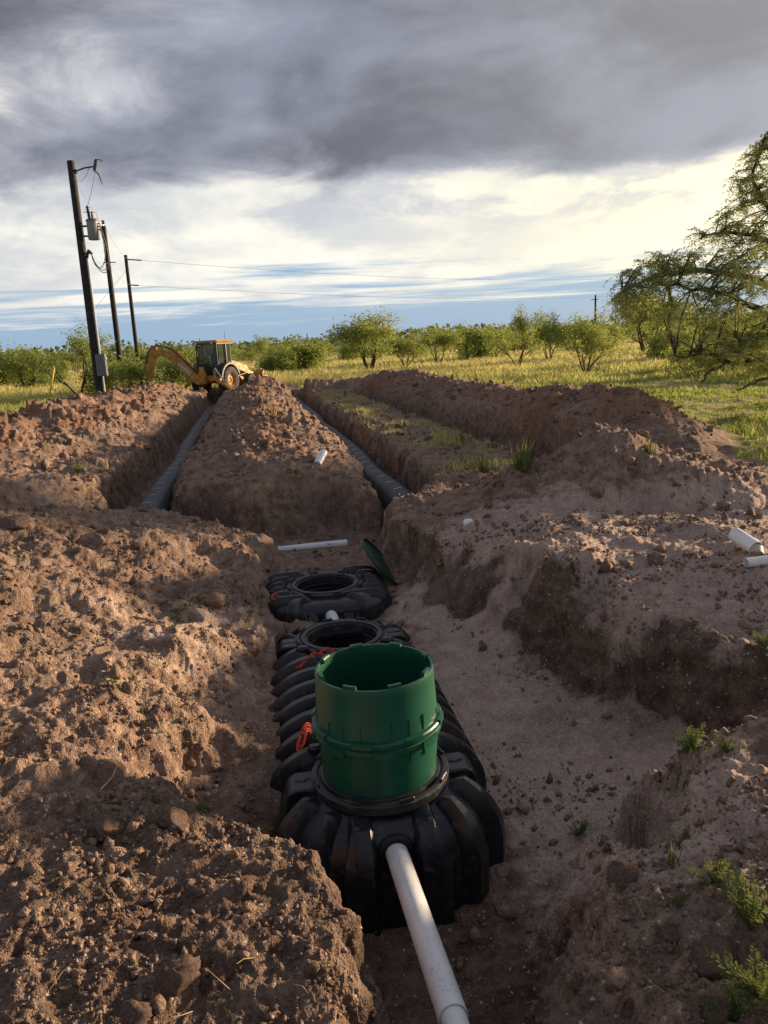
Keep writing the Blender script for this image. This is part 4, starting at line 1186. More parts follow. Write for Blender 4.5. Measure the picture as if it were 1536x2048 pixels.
    dp = empty('dipper'); dp.parent = root
    MB().prism([(2.02, 2.20), (2.26, 2.62), (2.44, 2.66), (2.60, 2.44), (2.58, 2.10), (2.84, 1.30), (3.02, .66), (2.92, .58), (2.78, .66), (2.44, 1.40), (2.22, 2.02)], .18, W).build('dipper_beam', 'yellow', dp)
    MB().tube([pt(.42, 1.42), pt(1.20, 2.26)], .075, 10).build('boom_ram', 'yellow', bm)
    MB().tube([pt(1.20, 2.30), pt(1.75, 2.56)], .07, 10).build('dipper_ram', 'yellow', bm); MB().tube([pt(1.75, 2.56), pt(2.36, 2.60)], .035, 8).build('ram_rod', 'rod', bm)
    MB().tube([pt(2.62, 2.30), pt(2.98, 1.40)], .06, 10).build('bucket_ram', 'yellow', dp); MB().tube([pt(2.98, 1.40), pt(3.14, .98)], .032, 8).build('ram_rod', 'rod', dp)
    MB().tube([pt(2.86, .95), pt(3.16, .98), pt(3.20, .62)], .05, 8).build('bucket_link', 'dkmetal', dp)
    for s in (-1, 1): MB().tube([pt(.15, 1.0, s * .1), pt(.7, 1.72, s * .12), pt(1.5, 2.48, s * .10), pt(2.2, 2.66, s * .08), pt(2.7, 2.3, s * .08), pt(2.8, 1.7, s * .08)], .022, 6).build('hydraulic_hose', 'cabblack', bm)
    bk = empty('digging_bucket'); bk.parent = root
    sec = [(2.78, .70), (3.24, .74), (3.48, .52), (3.56, .24), (3.50, -.04), (3.30, -.20), (2.98, -.24), (2.66, -.10)]
    bb = MB(); wd = .62
    for s in (-1, 1): bb.prism(sec, .03, Matrix.Translation((0, 0, 0)) and type('K', (), {'__matmul__': lambda self, v, s=s: W @ Vector((v[0], v[1], v[2] + s * wd / 2))})())
    for (a, b), (c, e) in zip(sec[:-1], sec[1:]):
        q = [pt(a, b, -wd / 2), pt(c, e, -wd / 2), pt(c, e, wd / 2), pt(a, b, wd / 2)]; m_ = (pt(a, b) + pt(c, e)) / 2; cc = pt(3.05, .25); off = (cc - m_).normalized() * .03
        bb.add(q + [v + off for v in q], [(0, 1, 2, 3), (7, 6, 5, 4), (0, 4, 5, 1), (1, 5, 6, 2), (2, 6, 7, 3), (3, 7, 4, 0)])
    bb.build('bucket_shell', 'rust', bk)
    for j in range(5): MB().box(pt(2.60, -.06, -wd / 2 + wd * j / 4), (.16, .06, .05)).build('bucket_tooth', 'steel', bk)
    MB().box((-1.12, 0, 1.25), (.30, .16, .36), bev=.03).build('boom_mount', 'yellow', root)
    # loader arms and front bucket
    for s in (-1, 1):
        MB().prism([(.95, 1.28), (1.12, 1.42), (1.9, 1.24), (2.75, .98), (3.15, .46), (3.02, .38), (2.62, .80), (1.85, 1.04)], .12, Matrix(((1, 0, 0), (0, 0, 1), (0, 1, 0)))).build('loader_arm', 'yellow', root).location.y = s * .62
        MB().tube([(1.15, s * .62, .82), (2.35, s * .62, .98)], .06, 8).build('loader_ram', 'rod', root)
    lb = MB(); sc = [(3.05, .20), (3.02, .60), (3.10, .95), (3.24, 1.04), (3.28, .98), (3.14, .84), (3.10, .58), (3.16, .28), (3.85, .18), (3.85, .14), (3.12, .14)]
    lb.prism(sc, 2.15, Matrix(((1, 0, 0), (0, 0, 1), (0, 1, 0))))
    for s in (-1, 1): lb.box((3.38, s * 1.06, .46), (.62, .04, .58), taper=.8)
    lb.build('loader_bucket', 'yellow', root)
    return root


backhoe()

# ------------------------------------------------------------------ vegetation
def leaf_mesh(name, C, A, B, mat, tint=None):
    """Many small diamond leaves: centres C, half-length vectors A, half-width vectors B."""
    n = len(C); V = np.stack([C - A, C + B, C + A, C - B], 1).reshape(-1, 3); Q = np.arange(4 * n).reshape(n, 4)
    me = np_mesh(name, V, Q); me.materials.append(MAT[mat])
    if tint is not None:
        at = me.attributes.new('tint', 'FLOAT', 'POINT'); at.data.foreach_set('value', np.repeat(tint, 4).astype(np.float32))
    return me


def rand_dirs(rs, n, flat=1.0):
    v = rs.normal(size=(n, 3)); v[:, 2] *= flat; return v / (np.linalg.norm(v, axis=1, keepdims=True) + 1e-9)


def grow(rg, p, d, L, r, depth, br, tips, up=.25, kids=3, wob=.30):
    n = 4; path = [p]; rr = [r]; q = p.copy(); dd = d.copy()
    for i in range(n):
        dd = (dd + Vector((rg.gauss(0, wob), rg.gauss(0, wob), rg.gauss(0, wob * .6) + up * .25)) * .55).normalized()
        q = q + dd * (L / n); path.append(q.copy()); rr.append(r * (1 - .14 * (i + 1)))
    br.append((path, rr, depth))
    if depth == 0:
        tips += [path[2], path[3], path[4]]; return
    if depth == 1: tips += [path[3]]
    for k in range(kids):
        i = rg.choice((2, 3, 4)) if k else 4
        a = rg.uniform(0, 2 * math.pi); sp = rg.uniform(.35, .95)
        nd = (dd + (dd.orthogonal().normalized() * math.cos(a) + dd.cross(dd.orthogonal().normalized()) * math.sin(a)) * sp + Vector((0, 0, .12))).normalized()
        grow(rg, path[i], nd, L * rg.uniform(.58, .82), rr[i] * .68, depth - 1, br, tips, up, kids, wob)


def tree_kind(seed, stems, lean, L, depth, kids, per_tip, ls, lw, spread, squash=.75, r=.07, up=.25, skirt=0, mat='leaf'):
    """Builds one tree's two meshes: trunk with limbs, and leafy crown. Unit size, foot at the origin."""
    rg = random.Random(seed); rs = np.random.RandomState(seed); br = []; tips = []
    for s in range(stems):
        a = 2 * math.pi * (s + rg.uniform(-.3, .3)) / stems; t = lean * rg.uniform(.6, 1.15)
        grow(rg, Vector((.05 * math.cos(a), .05 * math.sin(a), -.1)), Vector((math.sin(t) * math.cos(a), math.sin(t) * math.sin(a), math.cos(t))), L * rg.uniform(.8, 1.1), r * rg.uniform(.75, 1.1), depth, br, tips, up, kids)
    mb = MB()
    for path, rr, dp in br: mb.tube(path, rr, 6 if dp > 1 else 4, caps=False)
    trunk = mb.mesh('trunk'); trunk.materials.append(MAT['bark'])
    trunk.polygons.foreach_set('use_smooth', np.ones(len(trunk.polygons), dtype=bool))
    T = np.array([tuple(t) for t in tips])
    if skirt:
        k = T[rs.randint(0, len(T), skirt)].copy(); k[:, 2] = np.abs(rs.normal(.45, .3, skirt)); k[:, :2] *= .8; T = np.concatenate([T, k])
    T = T[rs.uniform(size=len(T)) < .88]
    dens = rs.uniform(.3, 1.6, len(T)); cnt = np.maximum(1, (per_tip * dens).astype(int)); C = np.repeat(T, cnt, 0); n = len(C)
    off = rs.normal(size=(n, 3)) * spread; off[:, 2] *= squash; C = C + off; C[:, 2] = np.maximum(C[:, 2], .1)
    A = rand_dirs(rs, n, .7); A[:, 2] -= .35; A *= ls * rs.uniform(.6, 1.3, (n, 1)); B = np.cross(A, rand_dirs(rs, n)); B /= np.linalg.norm(B, axis=1, keepdims=True) + 1e-9; B *= lw * rs.uniform(.7, 1.2, (n, 1))
    crown = leaf_mesh('crown', C, A, B, mat)
    top = float(np.percentile(C[:, 2], 99)); wid = float(np.percentile(np.abs(C[:, :2]), 97))
    return trunk, crown, top, wid


KINDS = {
    'vase': tree_kind(11, 5, .55, 1.75, 2, 4, 34, .085, .030, .24, r=.075, up=.35),
    'vase2': tree_kind(23, 4, .50, 1.70, 2, 4, 36, .085, .030, .25, r=.08, up=.32),
    'tall': tree_kind(37, 3, .38, 1.9, 2, 4, 40, .085, .028, .24, r=.08, up=.45),
    'bush': tree_kind(41, 7, .85, 1.15, 2, 3, 40, .085, .034, .25, r=.05, up=.35, skirt=60),
    'bush2': tree_kind(53, 6, .75, 1.3, 2, 3, 38, .085, .034, .26, r=.05, up=.30, skirt=45),
}


def tree(kind, pos, h, w, rz, label, group=None, name='mesquite_tree'):
    tr, cr, top, wid = KINDS[kind]
    o = empty(name, (pos.x, pos.y, gz(pos.x, pos.y) - .03), rz); o.scale = (w / (2 * wid), w / (2 * wid), h / top)
    for nm, me in (('trunk', tr), ('crown', cr)):
        c = bpy.data.objects.new(nm, me); COL.objects.link(c); c.parent = o
    return tag(o, label, 'tree' if name != 'mesquite_bush' else 'bush', group)


def field_trees():
    # photograph x, foot y, top y, width in its pixels, kind, label
    named = [
        (20, 772, 690, 150, 'bush', 'low rounded bush standing by itself left of the transformer pole'),
        (160, 795, 655, 150, 'tall', 'airy thin-trunked mesquite growing just behind the transformer pole'),
        (250, 790, 722, 150, 'bush2', 'spreading bright bush at the foot of the middle pole'),
        (380, 775, 700, 110, 'bush2', 'bushy mesquite right behind the backhoe boom'),
        (533, 742, 672, 70, 'tall', 'slim mesquite just past the loader end of the backhoe'),
        (605, 741, 681, 100, 'bush', 'dense round bush between the slim mesquite and the tall vase-shaped one'),
        (742, 742, 630, 138, 'vase', 'tallest vase-shaped mesquite with many bare stems in the field'),
        (812, 737, 674, 78, 'vase2', 'small mesquite touching the tallest vase-shaped one'),
        (876, 731, 657, 88, 'vase', 'middling mesquite standing past the small one in dry grass'),
        (942, 721, 653, 95, 'bush2', 'full round mesquite beside the forked twin-stemmed tree'),
        (1037, 738, 618, 105, 'tall', 'forked upright mesquite with two dark bare stems'),
        (1098, 725, 630, 80, 'vase2', 'mesquite standing between the forked tree and the leaning spread one'),
        (1172, 750, 628, 118, 'vase2', 'wide V-stemmed mesquite nearest the right spoil bank'),
        (1290, 712, 585, 150, 'vase', 'dark-limbed mesquite half hidden by the big drooping tree'),
    ]
    for i, (px, py, ty, w, kd, lb) in enumerate(named):
        g = on_ground(px, py); k = g.y / 1547; h = survey(px, ty, g.y).z
        tree(kd, g, max(h, 1.2), w * k, i * 1.3, lb, name='mesquite_bush' if 'bush ' in lb else 'mesquite_tree')
    rg = random.Random(5)
    for i in range(36):
        px = -140 + i * 49 + rg.uniform(-14, 14); d = rg.uniform(62, 135); g = survey(px, 700, d); g.z = 0
        h = rg.uniform(1.6, 2.9) * (1 + .004 * (d - 60)); kd = rg.choice(('bush', 'bush2', 'vase2', 'vase', 'bush'))
        tree(kd, g, h, h * rg.uniform(1.2, 1.9), rg.uniform(0, 6), {'bush': 'dense low bush in the row along the back of the field', 'bush2': 'loose spreading bush in the row along the back of the field', 'vase': 'many-stemmed small mesquite in the row along the back of the field', 'vase2': 'few-stemmed small mesquite in the row along the back of the field'}[kd], 'mesquites along the back of the field')
    for i, (px, d, h) in enumerate(((1395, 30, 1.3), (1480, 36, 1.7), (1345, 45, 1.9), (1560, 28, 1.5), (1440, 58, 2.4))):
        g = survey(px, 700, d); tree('bush2', g, h, h * 1.5, i, 'low green bush in the grass behind the big drooping mesquite', 'bushes behind the big mesquite', 'mesquite_bush')


field_trees()


def far_woods():
    rs = np.random.RandomState(8); n = 26000
    y = rs.uniform(170, 520, n); x = rs.uniform(-.85, .95, n) * y
    hmax = 3.2 + 2.6 * np.clip(fbm(x * .02, y * .02, 3, 301) + .5, 0, 1.4) + (y - 170) * .006
    z = rs.uniform(.05, 1, n) ** .7 * hmax
    C = np.stack([x, y, z], 1); A = rand_dirs(rs, n) * .75; B = np.cross(A, rand_dirs(rs, n)); B /= np.linalg.norm(B, axis=1, keepdims=True); B *= .5
    tag(link_mesh('woodland', leaf_mesh('woodland', C, A, B, 'leaf_far'), None), 'dark green belt of far woods along the horizon', 'woodland', kind='stuff')


far_woods()


def big_mesquite():
    rg = random.Random(77); rs = np.random.RandomState(77)
    base = survey(1640, 790, 16.8); base.z = gz(base.x, base.y) - .05
    root = empty('drooping_mesquite', base); tag(root, 'big mesquite leaning in with drooping feathery branches over the grass', 'tree')
    S = lambda px, py, d: survey(px, py, d) - base
    fork = S(1636, 700, 16.8)
    limbs = [
        [Vector((0, 0, 0)), S(1638, 745, 16.8), fork],
        [fork, S(1590, 655, 16.4), S(1536, 628, 16.0), S(1470, 594, 15.7), S(1420, 580, 15.6), S(1365, 572, 15.5), S(1320, 570, 15.4)],
        [fork, S(1600, 610, 16.6), S(1536, 572, 16.2), S(1470, 548, 16.0), S(1410, 541, 15.8), S(1350, 548, 15.7), S(1290, 560, 15.6), S(1245, 585, 15.5)],
        [fork, S(1612, 600, 16.9), S(1575, 500, 16.8), S(1540, 420, 16.6), S(1505, 360, 16.5), S(1520, 300, 16.5)],
        [fork, S(1660, 560, 17.2), S(1680, 440, 17.4), S(1640, 330, 17.3), S(1590, 260, 17.2)],
        [S(1590, 655, 16.4), S(1540, 655, 15.4), S(1505, 690, 15.0), S(1470, 706, 14.7), S(1400, 708, 14.5), S(1350, 712, 14.4)],
        [S(1638, 745, 16.8), S(1570, 735, 15.6), S(1510, 720, 15.1), S(1450, 727, 14.7), S(1420, 742, 14.5), S(1402, 765, 14.4)],
        [S(1638, 745, 16.8), S(1570, 752, 15.4), S(1530, 757, 14.8), S(1500, 768, 14.5), S(1474, 780, 14.3)],
        [S(1575, 500, 16.8), S(1500, 470, 16.2), S(1440, 465, 16.0), S(1400, 478, 15.9)],
        [fork, S(1720, 640, 17.5), S(1800, 560, 18.0), S(1860, 520, 18.4)], [fork, S(1730, 690, 16.2), S(1820, 660, 15.6), S(1880, 700, 15.4)],
    ]
    wd = MB(); pts = []
    for i, P in enumerate(limbs):
        r0 = .19 if i == 0 else (.095 if i in (1, 2, 3, 4) else .05); n = len(P)
        Q = []
        for a, b in zip(P[:-1], P[1:]):
            for u in (0, .34, .67): Q.append(a.lerp(b, u) + Vector((rg.gauss(0, .03), rg.gauss(0, .03), rg.gauss(0, .03))) * (0 if u == 0 else 1))
        Q.append(P[-1]); m = len(Q)
        wd.tube(Q, [r0 * (1 - .86 * (j / (m - 1)) ** .8) + .006 for j in range(m)] if i else [.21, .20, .19, .18, .17, .17, .16][:m], 9, caps=True)
        if i not in (7,): pts += [(q, j / (m - 1)) for j, q in enumerate(Q) if i and j > 1]
    NP = np.array([tuple(p) for p, _ in pts])
    # leafy sprays: where the crown reaches, each hung from the nearest limb by its own twig
    poly = [(1540, 235), (1500, 290), (1462, 345), (1440, 400), (1395, 455), (1388, 490), (1320, 484), (1282, 505), (1240, 545), (1215, 590), (1208, 620), (1235, 640), (1275, 628), (1318, 652), (1335, 705), (1345, 765), (1420, 752), (1480, 740), (1560, 760), (1800, 790), (1900, 640), (1880, 450), (1760, 260), (1620, 190)]
    cl = []
    while len(cl) < 520:
        px, py = rg.uniform(1200, 1900), rg.uniform(190, 790)
        if px > 1580 and rg.random() < .6: continue
        if float(poly_sd(np.array([px]), np.array([py]), poly)[0]) > -4: continue
        if py > 640 and px < 1400 and rg.random() < .35: continue
        dd = 15.6 + rg.gauss(0, .75) + (1.0 if py < 480 else -.3)
        cl.append(S(px, py, dd))
    LC, LA, LB = [], [], []
    for c in cl:
        j = int(np.argmin(((NP - np.array(c)) ** 2).sum(1) + .3 * (NP[:, 2] - c.z) ** 2)); a = Vector(NP[j]); L = (c - a).length
        mid = a.lerp(c, .55) + Vector((rg.gauss(0, .06), rg.gauss(0, .06), .12 * L)); q = [a, a.lerp(mid, .5) + Vector((0, 0, .02)), mid, c]
        wd.tube(q, [.017, .013, .009, .004], 4, caps=False)
        for s in range(rg.randint(5, 8)):                        # drooping sprays along the outer part of the twig
            u = rg.uniform(.35, 1.0); p0 = mid.lerp(c, (u - .5) * 2) if u > .5 else a.lerp(mid, u * 2)
            d = Vector((rg.gauss(0, 1), rg.gauss(0, 1), rg.gauss(-.25, .5))).normalized(); ln = rg.uniform(.22, .46); nl = int(ln * 78)
            t = np.linspace(.05, 1, nl); Pp = np.array(p0)[None] + np.outer(t * ln, np.array(d)); Pp[:, 2] -= .32 * ln * t * t
            side = d.cross(Vector((0, 0, 1))); side = side.normalized() if side.length > .01 else Vector((1, 0, 0))
            sg = np.where(np.arange(nl) % 2 == 0, 1.0, -1.0)
            ax = sg[:, None] * np.array(side)[None] + rs.normal(size=(nl, 3)) * .45 + np.array((0, 0, -.35)); ax /= np.linalg.norm(ax, axis=1, keepdims=True)
            hl = rs.uniform(.022, .042, (nl, 1)); LC.append(Pp + ax * hl); LA.append(ax * hl)
            bb = np.cross(ax, rand_dirs(rs, nl)); bb /= np.linalg.norm(bb, axis=1, keepdims=True) + 1e-9; LB.append(bb * rs.uniform(.006, .011, (nl, 1)))
    wd.build('trunk', 'bark', root, smooth=True)
    me = leaf_mesh('crown', np.concatenate(LC), np.concatenate(LA), np.concatenate(LB), 'leaf_big'); link_mesh('crown', me, None, root)


big_mesquite()


# ------------------------------------------------------------------ grass
def blades(name, X, Y, H, W, T, mat, label, lean=.35, seed=1):
    rs = np.random.RandomState(seed); n = len(X); Z = ground(X, Y)
    a = rs.uniform(0, 2 * np.pi, n); l = np.abs(rs.normal(0, lean, n)) * H; b = rs.uniform(0, 2 * np.pi, n)
    base = np.stack([X, Y, Z - .02], 1); wv = np.stack([np.cos(a), np.sin(a), np.zeros(n)], 1) * W[:, None]
    off = np.stack([np.cos(b) * l, np.sin(b) * l, H], 1); mid = base + off * np.array([.35, .35, .6])
    V = np.stack([base - wv, base + wv, mid + wv * .7, base + off, mid - wv * .7], 1).reshape(-1, 3)
    i0 = np.arange(n) * 5
    Q = np.stack([i0, i0 + 1, i0 + 2, i0 + 4], 1); Tq = np.stack([i0 + 4, i0 + 2, i0 + 3], 1)
    me = bpy.data.meshes.new(name); me.vertices.add(len(V)); me.vertices.foreach_set('co', V.astype(np.float32).ravel())
    loops = np.concatenate([Q.ravel(), Tq.ravel()]); me.loops.add(len(loops)); me.loops.foreach_set('vertex_index', loops.astype(np.int32))
    st = np.concatenate([np.arange(n) * 4, n * 4 + np.arange(n) * 3]); me.polygons.add(2 * n); me.polygons.foreach_set('loop_start', st.astype(np.int32)); me.update(calc_edges=True)
    me.materials.append(MAT[mat]); at = me.attributes.new('tint', 'FLOAT', 'POINT'); at.data.foreach_set('value', np.repeat(np.clip(T, 0, 1), 5).astype(np.float32))
    return tag(link_mesh(name, me, None), label, 'grass', kind='stuff')


def field_grass():
    rs = np.random.RandomState(4); N = 300000
    y = np.exp(rs.uniform(math.log(8.0), math.log(150), N)); x = rs.uniform(-1, 1, N) * (.60 * y + 1.5)
    sdw = poly_sd(x, y, WORK); patch = fbm(x * .35, y * .35, 3, 401); near = fbm(x * 1.6, y * 1.6, 3, 405)
    bare = sstep(1.4 - sdw, 0, 1.4) * sstep(x, 2, 5) * .6 + .5 * np.exp(-(((x - 7.5) / 2.2) ** 2 + ((y - 12) / 1.6) ** 2)) + .7 * np.exp(-(((x - 8.0) / 2.6) ** 2 + ((y - 19.5) / 1.3) ** 2))
    keep = (sdw > .05 + .5 * np.abs(near)) & (rs.uniform(size=N) > bare - .35 * near)
    keep &= (rs.uniform(size=N) < np.clip(.75 + patch, .3, 1))
    x, y, patch = x[keep], y[keep], patch[keep]; n = len(x)
    gold = sstep(y, 24, 48) * .55 + .45 * patch + rs.normal(0, .22, n) + .12 - .35 * np.exp(-((y - 17) / 7) ** 2) * (x > 4)
    h = (.10 + .18 * sstep(y, 18, 50) + .14 * np.clip(patch, -.5, 1)) * rs.uniform(.55, 1.5, n); h = np.maximum(h, .06)
    blades('field_grass', x, y, h, .0045 + .00062 * y * rs.uniform(.6, 1.4, n), gold, 'grass', 'yellow-green field grass with dry gold heads around the dig', lean=.9, seed=6)
    # sparse grass left on the strip between trenches and on scraped ground
    N = 15000; y = rs.uniform(10.9, 34, N); c = (pipe_r(y) + trench3(y)) / 2; x = c + rs.normal(0, .48, N)
    k = (fbm(x * 1.1, y * 1.1, 3, 411) > .16) & (poly_sd(x, y, PIT) > .08) & (poly_sd(x, y, TR3) > .08); x, y = x[k], y[k]; n = len(x)
    blades('strip_grass', x, y, .10 * rs.uniform(.4, 1.6, n), np.full(n, .006), rs.uniform(0, 1, n), 'grass', 'thin trampled grass left on the strip between two trenches', .7, 9)


field_grass()


# ------------------------------------------------------------------ single weeds and grass clumps
def fern_plant(pos, size, n, label, seed, name='weed_plant', upright=.5, group=None):
    rg = random.Random(seed); rs = np.random.RandomState(seed)
    o = empty(name, (pos[0], pos[1], gz(pos[0], pos[1]) - .004)); tag(o, label, 'weed', group)
    for i in range(int(n * 1.6)):
        a = rg.uniform(0, 2 * math.pi); t = rg.uniform(.1, 1.35) * (1.3 - upright); L = size * .85 * rg.uniform(.5, 1.1)
        d = Vector((math.sin(t) * math.cos(a), math.sin(t) * math.sin(a), math.cos(t))); P = []
        for j in range(7):
            u = j / 6; P.append(d * L * u + Vector((0, 0, -.30 * L * u * u * math.sin(t))))
        mb = MB().tube(P, [.0022 * (1 - .7 * j / 6) * (size / .15) ** .5 for j in range(7)], 4, caps=False)
        m = 20; s = d.cross(Vector((0, 0, 1))); s = s.normalized() if s.length > .02 else Vector((1, 0, 0))
        for j in range(m):
            u = .18 + .80 * j / m; k = u * 6; q = P[int(k)].lerp(P[min(int(k) + 1, 6)], k - int(k)); ll = L * .15 * math.sin(math.pi * min(1, u * .85 + .12)) + .004
            for sg in (-1, 1):
                ax = (s * sg + d * .55 + Vector((rg.gauss(0, .35), rg.gauss(0, .35), rg.gauss(.0, .4)))).normalized(); w = d.cross(ax).cross(ax).normalized() * ll * .10
                mb.add([q, q + ax * ll * .5 + w, q + ax * ll, q + ax * ll * .5 - w], [(0, 1, 2, 3)])
        mb.build('frond', 'weed', o)
    return o


def grass_clump(pos, size, n, label, seed, w=.005, droop=.5, mat='weed', group=None):
    rg = random.Random(seed); o = empty('grass_clump', (pos[0], pos[1], gz(pos[0], pos[1]) - .005)); tag(o, label, 'grass clump', group)
    lots = n > 60; mb = MB()
    for i in range(n):
        a = rg.uniform(0, 2 * math.pi); t = abs(rg.gauss(0, droop)); L = size * rg.uniform(.5, 1.1); d = Vector((math.sin(t) * math.cos(a), math.sin(t) * math.sin(a), math.cos(t))); s = Vector((-math.sin(a), math.cos(a), 0))
        b = Vector((rg.gauss(0, size * .12), rg.gauss(0, size * .12), 0)); vs = []
        for j in range(6):
            u = j / 5; p = b + d * L * u + Vector((0, 0, -.45 * L * u * u * math.sin(t))); ww = w * (1 - u ** 2) + .0004; vs += [p - s * ww, p + s * ww]
        if not lots: mb = MB()
        mb.add(vs, [(2 * j, 2 * j + 1, 2 * j + 3, 2 * j + 2) for j in range(5)])
        if not lots: mb.build('blade', mat, o)
    if lots: mb.build('blades', mat, o)['kind'] = 'stuff'
    return o


def gp(px, py, z):
    """Where the photograph's point meets the ground that is really there."""
    d = px_ray(px, py); t = 0.5; p = Vector((0, 0, CAM_H))
    lo = hi = None; c = np.array([tuple(p + d * (.8 + .02 * i) / d.y) for i in range(900)]) if True else None
    h = ground(c[:, 0], c[:, 1]); k = np.argmax(c[:, 2] < h)
    return (c[k, 0], c[k, 1]) if c[k, 2] < h[k] else tuple(on_ground(px, py, z)[:2])


def weeds():
    F = [
        (563, 1672, .15, 12, 'feathery green seedling on the corner of the front left bank', .5),
        (640, 1688, .08, 7, 'small leafy sprig hanging at the very edge of the front left bank', .2),
        (1385, 1512, .19, 13, 'drooping feathery weed on top of the small soil ridge', .3),
        (1452, 1508, .16, 9, 'yellowish feathery weed beside the drooping one on the soil ridge', .5),
        (1160, 1672, .13, 9, 'bright feathery weed at the pale corner of the front right bank', .4),
        (1225, 1650, .05, 6, 'tiny flat weed on the pale corner of the front right bank', .1),
        (1372, 1690, .10, 9, 'dull spreading weed in the middle of the front right bank', .2),
        (1425, 1765, .17, 11, 'feathery weed beside the spiky grass on the front right bank', .3),
        (1350, 1815, .07, 7, 'small grey-green herb below the spiky grass', .2),
        (1248, 1905, .05, 5, 'tiny herb growing from the cut face of the front right bank', .3),
        (1500, 1870, .30, 9, 'tall yellow-green weed rising above the leafy one', .9),
        (1515, 2000, .26, 16, 'large leafy weed beside the cracked clods', .4),
        (1470, 2040, .16, 10, 'low leafy weed touching the cracked clods', .3),
        (1528, 1300, .22, 10, 'green weed on the edge of the right bank above the pit', .5),
        (405, 1630, .07, 6, 'small sprig at the back of the front left bank', .3),
        (345, 1632, .05, 5, 'tiny sprig half buried at the back of the front left bank', .2),
        (225, 990, .16, 6, 'small weed on the end of the left spoil slope', .4),
        (390, 1045, .13, 7, 'small weed on the ridge in front of the left drain pipe', .3),
    ]
    for i, (px, py, s, n, lb, up) in enumerate(F): fern_plant(gp(px, py, -.2), s, n, lb, 500 + i, upright=up)
    G = [
        (1045, 938, .42, 110, 'tall bright green grass clump at the near end of the grassy strip', .005, .75, 'weed'),
        (965, 942, .34, 46, 'low arching grass clump beside the tall bright one', .012, .95, 'weed'),
        (1345, 1738, .13, 12, 'spiky grass tuft on the front right bank', .005, .7, 'weed'),
        (925, 888, .36, 40, 'dry grass clump farther back on the grassy strip', .008, .6, 'weed'),
        (320, 1460, .24, 9, 'few long grass blades lying over the left slope', .003, 1.25, 'weed'),
        (155, 945, .30, 34, 'yellowish grass tuft at the foot of the left spoil bank', .008, .6, 'weed'),
        (215, 945, .28, 30, 'drier grass tuft nearer the left drain pipe', .008, .8, 'straw'),
        (1060, 900, .3, 20, 'thin grass tuft behind the tall bright one', .007, .5, 'weed'),
        (360, 1000, .22, 16, 'straw tuft at the left drain pipe end', .005, .9, 'straw'),
        (1300, 905, .20, 30, 'weedy grass tuft between the two right spoil heaps', .006, .9, 'weed'),
        (545, 830, .35, 20, 'dry tuft on the far half of the middle mound', .012, .6, 'straw'),
        (690, 795, .4, 22, 'dry tuft at the far end of the grassy strip', .014, .5, 'weed'),
    ]
    for i, (px, py, s, n, lb, w, dr, m) in enumerate(G): grass_clump(gp(px, py, 0), s, n, lb, 700 + i, w, dr, m)


weeds()


# ------------------------------------------------------------------ clods, roots and litter
def clod_mesh(seed, squash=.7, cuts=2):
    rg = np.random.RandomState(seed); n, m = 20, 32; V = []
    for i in range(n + 1):
        for j in range(m):
            th, ph = math.pi * i / n, 2 * math.pi * j / m; V.append((math.sin(th) * math.cos(ph), math.sin(th) * math.sin(ph), math.cos(th)))
    V = np.array(V); s = seed * 3.1
    r = 1 + .30 * fbm(V[:, 0] * 1.3 + s, V[:, 1] * 1.3 + V[:, 2] * 1.7, 3, seed) + .12 * fbm(V[:, 0] * 4 + s, V[:, 2] * 4 - V[:, 1] * 3, 4, seed + 5, .65) + .25 * clods(V[:, 0] * 2.2 + s + V[:, 2], V[:, 1] * 2.2 - V[:, 2], seed)
    pl = rg.normal(size=(11, 3)); pl /= np.linalg.norm(pl, axis=1, keepdims=True)
    for q in pl: r = np.minimum(r, .70 / np.maximum(V @ q, .05) + .06 * fbm(V[:, 0] * 5 + s, V[:, 1] * 5 + V[:, 2] * 4, 3, seed + 9))
    V = V * r[:, None] * np.array([1, 1, squash]); idx = np.arange((n + 1) * m).reshape(n + 1, m); nx = np.roll(idx, -1, 1)
    me = np_mesh('dirt_clod', V, np.stack([idx[:-1], idx[1:], nx[1:], nx[:-1]], -1).reshape(-1, 4)); me.validate(); me.materials.append(MAT['soil']); soil_attr(me, (.1, 0, 0, .3))
    me.polygons.foreach_set('use_smooth', np.ones(len(me.polygons), dtype=bool)); return me


